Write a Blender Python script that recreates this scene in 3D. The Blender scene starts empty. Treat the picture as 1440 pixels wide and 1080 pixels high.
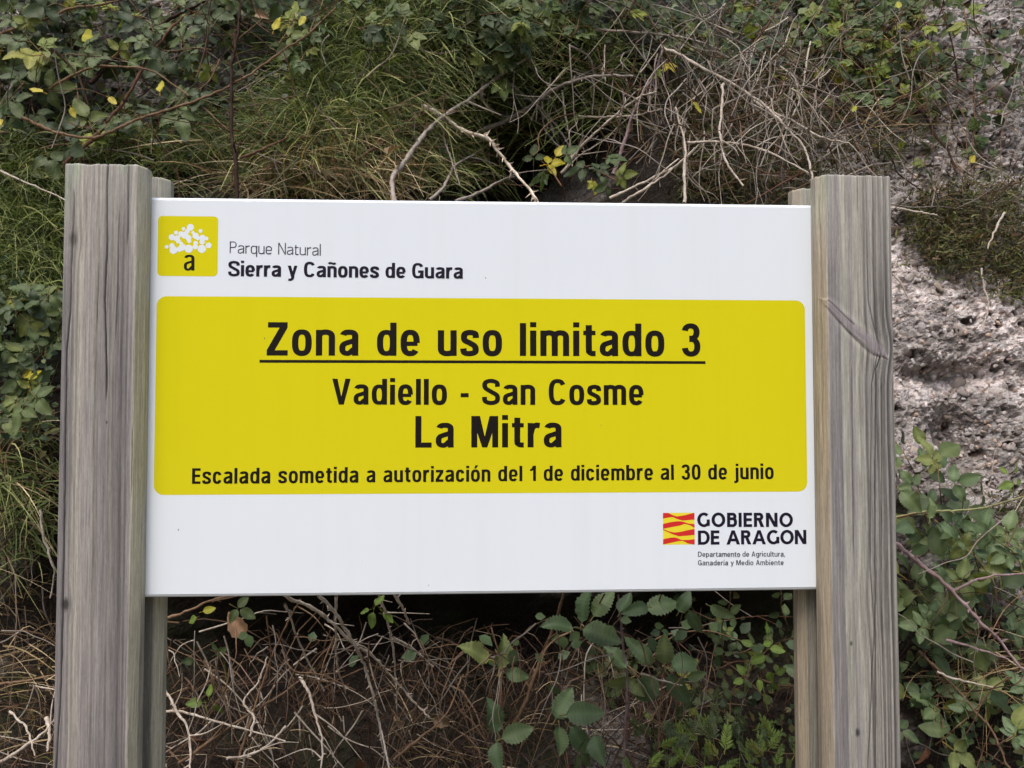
import bpy, math, random
import numpy as np
from mathutils import Matrix, Vector

# ------------------------------------------------------------------ camera
SC = bpy.context.scene
COL = SC.collection
F = 1122.0                                   # focal length in pixels of a 1440 px wide picture
CAM = dict(yaw=-0.04973, pitch=0.03679, roll=-0.00034, loc=(-0.02324, -1.19789, -0.02672))


def cam_basis():
    y, p, r = CAM['yaw'], CAM['pitch'], CAM['roll']
    fwd = np.array([-math.sin(y) * math.cos(p), math.cos(y) * math.cos(p), math.sin(p)])
    rt = np.array([math.cos(y), math.sin(y), 0.0])
    up = np.cross(rt, fwd)
    r2 = math.cos(r) * rt + math.sin(r) * up
    u2 = -math.sin(r) * rt + math.cos(r) * up
    return fwd, r2, u2


FWD, RT, UP = cam_basis()
CL = np.array(CAM['loc'])
cd = bpy.data.cameras.new('camera')
cam = bpy.data.objects.new('camera', cd)
COL.objects.link(cam)
M = Matrix((( RT[0], UP[0], -FWD[0], CL[0]), (RT[1], UP[1], -FWD[1], CL[1]),
            (RT[2], UP[2], -FWD[2], CL[2]), (0, 0, 0, 1)))
cam.matrix_world = M
cd.sensor_width = 36.0
cd.lens = F / 1440.0 * 36.0
cd.clip_start = 0.02
cd.clip_end = 500
cd.dof.use_dof = True
cd.dof.focus_distance = 1.25
cd.dof.aperture_fstop = 18
SC.camera = cam

# ------------------------------------------------------------------ sky, sun, exposure
SUN_EL, SUN_ROT = math.radians(60), math.radians(205)
w = bpy.data.worlds.new('World')
SC.world = w
w.use_nodes = True
nt = w.node_tree
nt.nodes.clear()
sky = nt.nodes.new('ShaderNodeTexSky')
sky.sky_type = 'NISHITA'
sky.sun_disc = False
sky.sun_elevation = SUN_EL
sky.sun_rotation = SUN_ROT
sky.air_density = 0.85
sky.dust_density = 4.0
sky.ozone_density = 1.0
bg = nt.nodes.new('ShaderNodeBackground')
bg.inputs['Strength'].default_value = 0.12
wo = nt.nodes.new('ShaderNodeOutputWorld')
nt.links.new(sky.outputs[0], bg.inputs['Color'])
nt.links.new(bg.outputs[0], wo.inputs['Surface'])
sl = bpy.data.lights.new('sun', 'SUN')
sl.energy = 1.1
sl.angle = math.radians(28)
sl.color = (1.0, 0.985, 0.94)
so = bpy.data.objects.new('sun', sl)
COL.objects.link(so)
# direction towards the sun: behind the camera, high, a little to the left
sd = Vector((math.sin(SUN_ROT) * math.cos(SUN_EL), math.cos(SUN_ROT) * math.cos(SUN_EL), math.sin(SUN_EL)))
so.rotation_euler = sd.to_track_quat('Z', 'Y').to_euler()
SC.view_settings.view_transform = 'Standard'
SC.view_settings.look = 'None'
SC.view_settings.exposure = 1.0
SC.view_settings.gamma = 1.0
SC.view_settings.use_curve_mapping = False
try:
    SC.cycles.max_bounces = 6
    SC.cycles.diffuse_bounces = 3
    SC.cycles.transmission_bounces = 3
except Exception:
    pass

rng = np.random.default_rng(7)
random.seed(7)


# ------------------------------------------------------------------ helpers
def lin(r, g, b):
    def f(c):
        c /= 255.0
        return c / 12.92 if c <= 0.04045 else ((c + 0.055) / 1.055) ** 2.4
    return np.array([f(r), f(g), f(b)])


def smooth(a, b, x):
    t = np.clip((x - a) / (b - a), 0, 1)
    return t * t * (3 - 2 * t)


def hash2(ix, iy, seed):
    h = (ix.astype(np.int64) * 374761393 + iy.astype(np.int64) * 668265263 + seed * 1442695041) & 0xffffffff
    h = ((h ^ (h >> 13)) * 1274126177) & 0xffffffff
    h = (h ^ (h >> 16)) & 0xffffff
    return h / float(0xffffff)


def vnoise(x, y, seed=0):
    x = np.asarray(x, float)
    y = np.asarray(y, float)
    ix, iy = np.floor(x), np.floor(y)
    fx, fy = x - ix, y - iy
    fx = fx * fx * (3 - 2 * fx)
    fy = fy * fy * (3 - 2 * fy)
    a = hash2(ix, iy, seed)
    b = hash2(ix + 1, iy, seed)
    c = hash2(ix, iy + 1, seed)
    d = hash2(ix + 1, iy + 1, seed)
    return (a * (1 - fx) + b * fx) * (1 - fy) + (c * (1 - fx) + d * fx) * fy


def fbm(x, y, seed=0, oct=4, gain=0.5):
    s, a, t = 0, 1.0, 0
    for i in range(oct):
        s = s + a * (vnoise(x, y, seed + i * 17) - 0.5)
        t += a
        x = x * 2.03 + 5.1
        y = y * 2.03 + 1.7
        a *= gain
    return s / t * 2


def proj(P):
    d = np.asarray(P, float) - CL
    z = d @ FWD
    return 720 + F * (d @ RT) / z, 540 - F * (d @ UP) / z


def ray(px, py):
    d = FWD + RT * (px - 720) / F - UP * (py - 540) / F
    return d


def on_plane(px, py, y):
    d = ray(px, py)
    return CL + d * ((y - CL[1]) / d[1])


def mesh_np(name, V, Q, mat=None, smooth_=True, col=None, quads=True):
    """V (n,3), Q (m,k) faces"""
    V = np.asarray(V, np.float32)
    Q = np.asarray(Q, np.int32)
    me = bpy.data.meshes.new(name)
    k = Q.shape[1]
    me.vertices.add(len(V))
    me.vertices.foreach_set('co', V.ravel())
    me.loops.add(Q.size)
    me.loops.foreach_set('vertex_index', Q.ravel())
    me.polygons.add(len(Q))
    me.polygons.foreach_set('loop_start', np.arange(0, Q.size, k, dtype=np.int32))
    me.polygons.foreach_set('loop_total', np.full(len(Q), k, np.int32))
    me.polygons.foreach_set('use_smooth', np.full(len(Q), smooth_, bool))
    me.update(calc_edges=True)
    if col is not None:
        a = me.color_attributes.new('Col', 'FLOAT_COLOR', 'POINT')
        c = np.ones((len(V), 4), np.float32)
        c[:, :3] = col
        a.data.foreach_set('color', c.ravel())
    if mat:
        me.materials.append(mat)
    return me


def link(name, me, parent=None, **props):
    o = bpy.data.objects.new(name, me)
    COL.objects.link(o)
    if parent is not None:
        o.parent = parent
    for k, v in props.items():
        o[k] = v
    return o


def empty(name, loc, label, cat, group=None):
    o = bpy.data.objects.new(name, None)
    o.empty_display_size = 0.05
    COL.objects.link(o)
    o.location = loc
    o['label'] = label
    o['category'] = cat
    if group:
        o['group'] = group
    return o


class Nodes:
    def __init__(s, name):
        s.m = bpy.data.materials.new(name)
        s.m.use_nodes = True
        s.t = s.m.node_tree
        s.b = s.t.nodes['Principled BSDF']
        s.out = s.t.nodes['Material Output']

    def n(s, typ, **kw):
        nd = s.t.nodes.new(typ)
        for k, v in kw.items():
            if k.startswith('i_'):
                nd.inputs[k[2:].replace('_', ' ')].default_value = v
            else:
                setattr(nd, k, v)
        return nd

    def l(s, a, b):
        s.t.links.new(a, b)

    def ramp(s, fac, stops):
        r = s.n('ShaderNodeValToRGB')
        e = r.color_ramp.elements
        while len(e) > 1:
            e.remove(e[-1])
        e[0].position = stops[0][0]
        e[0].color = (*stops[0][1], 1)
        for p, c in stops[1:]:
            q = e.new(p)
            q.color = (*c, 1)
        s.l(fac, r.inputs[0])
        return r.outputs[0]

    def mix(s, a, b, fac, mode='MIX'):
        m = s.n('ShaderNodeMix', data_type='RGBA', blend_type=mode)
        for val, sock in ((fac, m.inputs[0]), (a, m.inputs[6]), (b, m.inputs[7])):
            if hasattr(val, 'links'):
                s.l(val, sock)
            elif isinstance(val, (int, float)):
                sock.default_value = val
            else:
                sock.default_value = (*val, 1)
        return m.outputs[2]

    def noise(s, scale, detail=4, vec=None, rough=0.55, out='Fac'):
        nz = s.n('ShaderNodeTexNoise')
        nz.inputs['Scale'].default_value = scale
        nz.inputs['Detail'].default_value = detail
        nz.inputs['Roughness'].default_value = rough
        if vec is not None:
            s.l(vec, nz.inputs['Vector'])
        return nz.outputs[out]

    def bump(s, h, strength, dist, nrm=None):
        b = s.n('ShaderNodeBump')
        b.inputs['Strength'].default_value = strength
        b.inputs['Distance'].default_value = dist
        s.l(h, b.inputs['Height'])
        if nrm is not None:
            s.l(nrm, b.inputs['Normal'])
        return b.outputs[0]


def plain(name, c, rough=0.5, spec=0.5, coat=0.0):
    m = Nodes(name)
    m.b.inputs['Base Color'].default_value = (*c, 1)
    m.b.inputs['Roughness'].default_value = rough
    m.b.inputs['Specular IOR Level'].default_value = spec
    m.b.inputs['Coat Weight'].default_value = coat
    return m.m


# ------------------------------------------------------------------ materials
def mat_panel(name, c, dirt):
    m = Nodes(name)
    tc = m.n('ShaderNodeTexCoord').outputs['Object']
    n1 = m.noise(3.0, 5, tc)
    n2 = m.noise(160.0, 2, tc)
    sp = m.ramp(n2, [(0.0, (1, 1, 1)), (0.27, (0, 0, 0))])
    col = m.mix(c, tuple(np.array(c) * (1 - dirt)), n1)
    col = m.mix(col, (0.3, 0.26, 0.2), m.ramp(n2, [(0.18, (0.5, 0.5, 0.5)), (0.24, (0, 0, 0))]))
    mps = m.n('ShaderNodeMapping')
    mps.inputs['Scale'].default_value = (38, 38, 1.6)
    m.l(tc, mps.inputs[0])
    col = m.mix(col, (0.90, 0.885, 0.86), m.mix((0, 0, 0), m.ramp(m.noise(1.0, 4, mps.outputs[0], 0.6), [(0.5, (0, 0, 0)), (0.78, (1, 1, 1))]), 0.22), 'MULTIPLY')
    m.l(col, m.b.inputs['Base Color'])
    m.b.inputs['Roughness'].default_value = 0.22
    rr = m.n('ShaderNodeMapRange')
    m.l(n1, rr.inputs[0])
    rr.inputs[3].default_value = 0.14
    rr.inputs[4].default_value = 0.30
    m.l(rr.outputs[0], m.b.inputs['Roughness'])
    m.b.inputs['Specular IOR Level'].default_value = 0.32
    nn = m.noise(9.0, 3, tc)
    m.l(m.bump(nn, 0.10, 0.002), m.b.inputs['Normal'])
    return m.m


M_WHITE = mat_panel('white_enamel', (0.735, 0.785, 0.84), 0.04)
M_YEL = mat_panel('yellow_print', (0.665, 0.60, 0.008), 0.06)
M_INK = plain('black_ink', (0.008, 0.005, 0.004), 0.45, 0.22)
M_NAVY = plain('dark_violet_ink', (0.010, 0.006, 0.020), 0.45, 0.22)
M_GREY = plain('slate_ink', (0.05, 0.05, 0.075), 0.35)
M_WINK = plain('white_print', (0.735, 0.785, 0.84), 0.25)
M_RED = plain('red_print', (0.60, 0.02, 0.02), 0.3)
M_YEL2 = plain('lemon_print', (0.78, 0.66, 0.03), 0.3)


def mat_wood():
    m = Nodes('weathered_pine')
    at = m.n('ShaderNodeAttribute', attribute_name='Col').outputs['Color']
    tc = m.n('ShaderNodeTexCoord').outputs['Object']
    mp = m.n('ShaderNodeMapping')
    mp.inputs['Scale'].default_value = (1, 1, 0.03)
    m.l(tc, mp.inputs[0])
    g = m.noise(420, 4, mp.outputs[0], 0.7)
    mp2 = m.n('ShaderNodeMapping')
    mp2.inputs['Scale'].default_value = (1, 1, 0.12)
    m.l(tc, mp2.inputs[0])
    g2 = m.noise(900, 3, mp2.outputs[0], 0.6)
    c = m.mix(at, m.ramp(g, [(0.3, (0.52, 0.50, 0.50)), (0.7, (1.36, 1.36, 1.35))]), 0.8, 'MULTIPLY')
    c = m.mix(c, m.ramp(g2, [(0.3, (0.8, 0.8, 0.8)), (0.7, (1.14, 1.14, 1.14))]), 0.8, 'MULTIPLY')
    m.l(c, m.b.inputs['Base Color'])
    m.b.inputs['Roughness'].default_value = 0.85
    m.b.inputs['Specular IOR Level'].default_value = 0.25
    m.l(m.bump(g2, 0.4, 0.0006, m.bump(g, 0.55, 0.0012)), m.b.inputs['Normal'])
    return m.m


M_WOOD = mat_wood()


def mat_bank():
    m = Nodes('conglomerate_and_soil')
    at = m.n('ShaderNodeAttribute', attribute_name='Col')
    sep = m.n('ShaderNodeSeparateColor')
    m.l(at.outputs['Color'], sep.inputs[0])
    rockm, pit, lichen = sep.outputs[0], sep.outputs[1], sep.outputs[2]
    tc = m.n('ShaderNodeTexCoord').outputs['Object']
    n1 = m.noise(14, 6, tc, 0.65)
    n2 = m.noise(120, 6, tc, 0.75)
    n3 = m.noise(5, 3, tc)
    rock = m.ramp(n1, [(0.30, (0.11, 0.090, 0.078)), (0.43, (0.225, 0.202, 0.188)), (0.55, (0.32, 0.298, 0.284)), (0.72, (0.46, 0.44, 0.43))])
    rock = m.mix(rock, m.ramp(n2, [(0.32, (0.28, 0.23, 0.21)), (0.46, (0.8, 0.78, 0.77)), (0.66, (1.5, 1.47, 1.47))]), 0.95, 'MULTIPLY')
    vo = m.n('ShaderNodeTexVoronoi')
    vo.inputs['Scale'].default_value = 75
    m.l(tc, vo.inputs['Vector'])
    sc = m.n('ShaderNodeSeparateColor')
    m.l(vo.outputs['Color'], sc.inputs[0])
    clast = m.ramp(sc.outputs[0], [(0.0, (0.10, 0.07, 0.06)), (0.25, (0.27, 0.22, 0.20)), (0.5, (0.42, 0.38, 0.37)), (0.75, (0.52, 0.44, 0.38)), (1.0, (0.62, 0.60, 0.60))])
    edge = m.ramp(vo.outputs['Distance'], [(0.28, (1, 1, 1)), (0.52, (0, 0, 0))])
    cl = m.mix((0, 0, 0), edge, m.ramp(sc.outputs[1], [(0.45, (0, 0, 0)), (0.5, (1, 1, 1))]))
    rock = m.mix(rock, clast, m.mix((0, 0, 0), cl, 0.75))
    rock = m.mix(rock, m.mix(rock, (2.5, 2.45, 2.5), 1.0, 'MULTIPLY'), lichen)
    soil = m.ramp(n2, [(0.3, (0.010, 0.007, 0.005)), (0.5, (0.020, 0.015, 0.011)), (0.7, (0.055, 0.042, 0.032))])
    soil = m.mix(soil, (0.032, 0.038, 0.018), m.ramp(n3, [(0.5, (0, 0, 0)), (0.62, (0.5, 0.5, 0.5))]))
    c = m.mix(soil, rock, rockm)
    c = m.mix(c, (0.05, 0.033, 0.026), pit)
    m.l(c, m.b.inputs['Base Color'])
    m.b.inputs['Roughness'].default_value = 0.9
    m.b.inputs['Specular IOR Level'].default_value = 0.2
    m.l(m.bump(n2, 0.9, 0.006, m.bump(vo.outputs['Distance'], 0.35, 0.006)), m.b.inputs['Normal'])
    return m.m


M_BANK = mat_bank()


def mat_stone():
    m = Nodes('pebble_stone')
    oi = m.n('ShaderNodeObjectInfo').outputs['Random']
    at = m.n('ShaderNodeAttribute', attribute_name='Col').outputs['Color']
    tc = m.n('ShaderNodeTexCoord').outputs['Object']
    n1 = m.noise(60, 5, tc, 0.7)
    base = m.ramp(oi, [(0.0, (0.13, 0.10, 0.09)), (0.2, (0.30, 0.26, 0.24)), (0.45, (0.40, 0.36, 0.34)), (0.65, (0.50, 0.46, 0.44)), (0.8, (0.45, 0.35, 0.28)), (1.0, (0.62, 0.60, 0.58))])
    base = m.mix(base, at, 1.0, 'MULTIPLY')
    base = m.mix(base, m.ramp(n1, [(0.3, (0.5, 0.46, 0.44)), (0.7, (1.25, 1.25, 1.25))]), 0.8, 'MULTIPLY')
    m.l(base, m.b.inputs['Base Color'])
    m.b.inputs['Roughness'].default_value = 0.8
    m.b.inputs['Specular IOR Level'].default_value = 0.3
    m.l(m.bump(n1, 0.7, 0.003), m.b.inputs['Normal'])
    return m.m


M_STONE = mat_stone()


def mat_leaf(name, stops, gloss=0.5, trans=0.22, use_col=False):
    m = Nodes(name)
    tc = m.n('ShaderNodeTexCoord').outputs['Object']
    if use_col:
        base = m.n('ShaderNodeAttribute', attribute_name='Col').outputs['Color']
    else:
        oi = m.n('ShaderNodeObjectInfo').outputs['Random']
        base = m.ramp(oi, stops)
        at = m.n('ShaderNodeAttribute', attribute_name='Col').outputs['Color']
        base = m.mix(base, at, 1.0, 'MULTIPLY')
    n1 = m.noise(70, 4, tc, 0.6)
    base = m.mix(base, m.ramp(n1, [(0.3, (0.7, 0.72, 0.7)), (0.7, (1.22, 1.2, 1.15))]), 0.8, 'MULTIPLY')
    geo = m.n('ShaderNodeNewGeometry').outputs['Backfacing']
    back = m.mix(base, (1.35, 1.3, 1.35), 1.0, 'MULTIPLY')
    base = m.mix(base, back, geo)
    m.l(base, m.b.inputs['Base Color'])
    m.b.inputs['Roughness'].default_value = gloss
    m.b.inputs['Specular IOR Level'].default_value = 0.3
    m.l(m.bump(n1, 0.35, 0.002), m.b.inputs['Normal'])
    tr = m.n('ShaderNodeBsdfTranslucent')
    tcc = m.mix(base, (1.3, 1.6, 0.5), 1.0, 'MULTIPLY')
    m.l(tcc, tr.inputs[0])
    ms = m.n('ShaderNodeMixShader')
    ms.inputs[0].default_value = trans
    m.l(m.b.outputs[0], ms.inputs[1])
    m.l(tr.outputs[0], ms.inputs[2])
    m.l(ms.outputs[0], m.out.inputs[0])
    return m.m


M_LF_DARK = mat_leaf('bramble_leaf', [(0.0, (0.032, 0.050, 0.020)), (0.35, (0.062, 0.088, 0.034)), (0.7, (0.098, 0.130, 0.048)), (0.90, (0.13, 0.155, 0.042)), (0.98, (0.18, 0.195, 0.038)), (1.0, (0.24, 0.23, 0.04))])
M_LF_HERO = mat_leaf('large_bramble_leaf', [(0.0, (0.085, 0.130, 0.062)), (0.5, (0.115, 0.165, 0.080)), (0.85, (0.15, 0.195, 0.085)), (1.0, (0.20, 0.22, 0.07))], 0.42)
M_LF_VINE = mat_leaf('vine_leaf', [(0.0, (0.055, 0.085, 0.032)), (0.4, (0.095, 0.135, 0.035)), (0.75, (0.15, 0.19, 0.038)), (0.93, (0.22, 0.25, 0.04)), (1.0, (0.45, 0.36, 0.04))])
M_LF_BRIGHT = mat_leaf('bright_leaf', [(0.0, (0.09, 0.14, 0.03)), (1.0, (0.18, 0.26, 0.05))])
M_LF_YEL = mat_leaf('autumn_leaf', [(0.0, (0.42, 0.36, 0.03)), (0.5, (0.30, 0.30, 0.03)), (1.0, (0.50, 0.38, 0.06))])
M_LF_DEAD = mat_leaf('dead_leaf', [(0.0, (0.10, 0.045, 0.025)), (0.6, (0.17, 0.09, 0.05)), (1.0, (0.26, 0.18, 0.11))], 0.7, 0.08)
M_COVER = mat_leaf('small_leaves', None, 0.5, 0.2, use_col=True)
M_GRASS = mat_leaf('grass_blades', None, 0.55, 0.2, use_col=True)


def mat_bark():
    m = Nodes('bark')
    at = m.n('ShaderNodeAttribute', attribute_name='Col').outputs['Color']
    tc = m.n('ShaderNodeTexCoord').outputs['Object']
    n1 = m.noise(150, 4, tc, 0.7)
    n2 = m.noise(22, 2, tc, 0.5)
    c = m.mix(at, m.ramp(n1, [(0.3, (0.6, 0.58, 0.56)), (0.7, (1.35, 1.33, 1.3))]), 0.8, 'MULTIPLY')
    c = m.mix(c, m.ramp(n2, [(0.35, (0.6, 0.55, 0.5)), (0.6, (1.1, 1.1, 1.1))]), 0.7, 'MULTIPLY')
    m.l(c, m.b.inputs['Base Color'])
    m.b.inputs['Roughness'].default_value = 0.8
    m.b.inputs['Specular IOR Level'].default_value = 0.12
    m.l(m.bump(n1, 0.5, 0.001), m.b.inputs['Normal'])
    return m.m


M_BARK = mat_bark()


def mat_ground():
    m = Nodes('gravel_track')
    tc = m.n('ShaderNodeTexCoord').outputs['Object']
    n1 = m.noise(40, 6, tc, 0.7)
    n2 = m.noise(1.2, 4, tc)
    c = m.ramp(n1, [(0.3, (0.12, 0.10, 0.08)), (0.6, (0.28, 0.24, 0.20)), (0.8, (0.40, 0.37, 0.33))])
    c = m.mix(c, (0.07, 0.09, 0.035), m.ramp(n2, [(0.5, (0, 0, 0)), (0.62, (0.8, 0.8, 0.8))]))
    m.l(c, m.b.inputs['Base Color'])
    m.b.inputs['Roughness'].default_value = 0.95
    m.l(m.bump(n1, 0.8, 0.01), m.b.inputs['Normal'])
    return m.m


# ------------------------------------------------------------------ ground and bank (setting)
GZ = -1.32


def bank_y(x, z, fine=True):
    x = np.asarray(x, float)
    z = np.asarray(z, float)
    y = 0.46 + 0.36 * (z + 0.735) + 0.06 * np.abs(x) * 0
    y = y + 0.09 * fbm(x * 1.3, z * 1.3, 3, 3)
    # hollows: above the sign, below the sign, left of the left post
    y = y + 0.40 * np.exp(-(((x - 0.14) / 0.26) ** 2 + ((z - 0.72) / 0.24) ** 2))
    y = y + 0.44 * np.exp(-(((x + 0.20) / 0.62) ** 4 + ((z + 0.62) / 0.20) ** 2))
    y = y + 0.34 * np.exp(-(((x - 0.60) / 0.26) ** 2 + ((z + 0.60) / 0.22) ** 2))
    y = y + 0.26 * np.exp(-(((x + 1.05) / 0.20) ** 2 + ((z + 0.45) / 0.28) ** 2))
    # the bank bulges forward unseen behind the panel, an overhang added to shade the hollow
    y = y - 0.12 * np.exp(-((x / 0.62) ** 6 + ((z + 0.13) / 0.15) ** 2))
    # rock on the right bulges out, with a cleft and an overhang at its foot
    y = y - 0.10 * smooth(0.85, 1.35, x) * smooth(-0.35, 0.1, z)
    y = y + 0.10 * np.exp(-(((x - 1.13) / 0.06) ** 2 + ((z + 0.10) / 0.12) ** 2))
    y = y - 0.09 * np.exp(-(((x - 0.97) / 0.10) ** 4 + ((z + 0.17) / 0.07) ** 4)) + 0.05 * np.exp(-((x - 1.1) / 0.25) ** 2 - ((z - 0.06) / 0.03) ** 2)
    if fine:
        rock = rock_mask(x, z)
        y = y + 0.05 * fbm(x * 4.5, z * 5.0, 9, 3)
        y = y + (0.012 + 0.006 * rock) * fbm(x * 19, z * 22, 21, 3) - 0.016 * rock * np.abs(fbm(x * 26, z * 30, 24, 4, 0.6)) + (0.004 + 0.006 * rock) * fbm(x * 85, z * 95, 33, 3, 0.75)
    return y


def rock_mask(x, z):
    n = fbm(x * 3.2, z * 3.2, 55, 4)
    a = smooth(0.80, 1.02, x + 0.12 * n) * smooth(-0.47, -0.36, z + 0.1 * n)
    b = smooth(0.80, 0.98, z + 0.22 * n) * smooth(-0.15, -0.45, x) * smooth(-0.1, 0.15, n + 0.1)
    c = smooth(0.48, 0.75, z + 0.25 * n) * smooth(0.45, 0.75, x + 0.2 * n)
    d = smooth(0.25, 0.35, n) * 0.5
    return np.clip(np.maximum(np.maximum(a, b), np.maximum(c, d)), 0, 1)


def hit(px, py, off=0.0):
    """point where the view ray through a place in the photograph meets the bank (off metres in front of it)"""
    px = np.asarray(px, float)
    py = np.asarray(py, float)
    D = FWD + RT * ((px[..., None] - 720) / F) - UP * ((py[..., None] - 540) / F)
    t = np.full(px.shape, 1.9)
    for i in range(14):
        P = CL + D * t[..., None]
        yb = bank_y(P[..., 0], P[..., 2], False) - off
        tn = (yb - CL[1]) / D[..., 1]
        t = t + 0.7 * (tn - t)
    return CL + D * t[..., None]


def build_bank():
    xs = np.concatenate([np.linspace(-4.5, -1.45, 60, endpoint=False), np.arange(-1.45, 1.55, 0.0042), np.linspace(1.56, 4.5, 60)])
    zs = np.concatenate([np.linspace(GZ - 0.1, -0.86, 26, endpoint=False), np.arange(-0.86, 1.36, 0.0044), np.linspace(1.37, 3.4, 60)])
    X, Z = np.meshgrid(xs, zs)
    Y = bank_y(X, Z)
    rock = rock_mask(X, Z)
    pit = np.zeros_like(X)
    lich = np.zeros_like(X)
    # cavities where stones fell out of the conglomerate, and pale flakes
    r = np.random.default_rng(5)
    for kind, n in (('pit', 1000), ('flake', 130)):
        for i in range(n):
            x0 = r.uniform(0.72, 1.5)
            z0 = r.uniform(-0.42, 1.2)
            if r.random() < 0.25:
                x0 = r.uniform(-1.4, -0.2)
                z0 = r.uniform(0.6, 1.3)
            if rock_mask(np.array([x0]), np.array([z0]))[0] < 0.4:
                continue
            rad = (r.uniform(0.0035, 0.009) if r.random() < 0.75 else r.uniform(0.008, 0.017)) * (1.0 if kind == 'pit' else 1.3)
            i0, i1 = np.searchsorted(xs, [x0 - 3 * rad, x0 + 3 * rad])
            j0, j1 = np.searchsorted(zs, [z0 - 3 * rad, z0 + 3 * rad])
            if i1 <= i0 or j1 <= j0:
                continue
            xx, zz = X[j0:j1, i0:i1], Z[j0:j1, i0:i1]
            a = r.uniform(0, 3.14)
            dx, dz = xx - x0, zz - z0
            u = dx * math.cos(a) + dz * math.sin(a)
            v = (-dx * math.sin(a) + dz * math.cos(a)) * r.uniform(1.2, 2.2)
            d = np.sqrt(u * u + v * v) / rad + 0.35 * fbm(xx * 90, zz * 90, i, 2)
            g = 1 - smooth(0.75, 1.1, d)
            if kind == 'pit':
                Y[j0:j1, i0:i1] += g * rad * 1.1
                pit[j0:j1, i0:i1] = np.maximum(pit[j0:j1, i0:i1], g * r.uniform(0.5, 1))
            else:
                Y[j0:j1, i0:i1] -= g * rad * 0.25
                lich[j0:j1, i0:i1] = np.maximum(lich[j0:j1, i0:i1], g * r.uniform(0.3, 0.9))
    pale = smooth(-0.05, 0.10, Z + 0.1 * fbm(X * 6, Z * 6, 91, 3)) * smooth(0.9, 1.0, X) * smooth(0.5, 0.35, Z)
    lich = np.maximum(lich, pale * 0.75 * smooth(-0.25, 0.3, fbm(X * 14, Z * 14, 92, 4)) * (1 - pit))
    V = np.stack([X, Y, Z], -1).reshape(-1, 3)
    ny, nx = X.shape
    idx = np.arange(nx * ny).reshape(ny, nx)
    Q = np.stack([idx[:-1, :-1], idx[:-1, 1:], idx[1:, 1:], idx[1:, :-1]], -1).reshape(-1, 4)
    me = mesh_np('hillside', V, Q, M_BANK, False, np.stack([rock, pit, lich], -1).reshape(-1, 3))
    return link('hillside', me, None, kind='structure')


bank = build_bank()
gx = np.linspace(-120, 120, 61)
gy = np.concatenate([np.linspace(-160, -4, 40, endpoint=False), np.linspace(-4, 2.2, 30)])
GX, GY = np.meshgrid(gx, gy)
GZZ = GZ + 0.02 * fbm(GX * 1.5, GY * 1.5, 4, 3)
gi = np.arange(GX.size).reshape(GX.shape)
link('ground', mesh_np('ground', np.stack([GX, GY, GZZ], -1).reshape(-1, 3),
     np.stack([gi[:-1, :-1], gi[:-1, 1:], gi[1:, 1:], gi[1:, :-1]], -1).reshape(-1, 4), mat_ground()), None, kind='structure')


hx = np.linspace(-110, 110, 90)  # unseen slope behind the camera, added to block low sky light
hy = np.linspace(-9, -75, 50)
HX, HY = np.meshgrid(hx, hy)
HZ = GZ - 0.3 + 24 * smooth(9, 48, -HY) * (0.85 + 0.3 * fbm(HX / 30, HY / 30, 81, 3)) + 1.2 * fbm(HX / 2.5, HY / 2.5, 82, 4) * smooth(9, 14, -HY)
hm = Nodes('added_wooded_slope')
htc = hm.n('ShaderNodeTexCoord').outputs['Object']
hm.l(hm.ramp(hm.noise(0.9, 6, htc, 0.7), [(0.3, (0.02, 0.03, 0.012)), (0.55, (0.06, 0.08, 0.03)), (0.75, (0.16, 0.14, 0.09))]), hm.b.inputs['Base Color'])
hm.b.inputs['Roughness'].default_value = 1.0
hi_ = np.arange(HX.size).reshape(HX.shape)
link('added_hills', mesh_np('added_hills', np.stack([HX, HY, HZ], -1).reshape(-1, 3), np.stack([hi_[:-1, :-1], hi_[1:, :-1], hi_[1:, 1:], hi_[:-1, 1:]], -1).reshape(-1, 4), hm.m), None, kind='structure')

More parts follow.
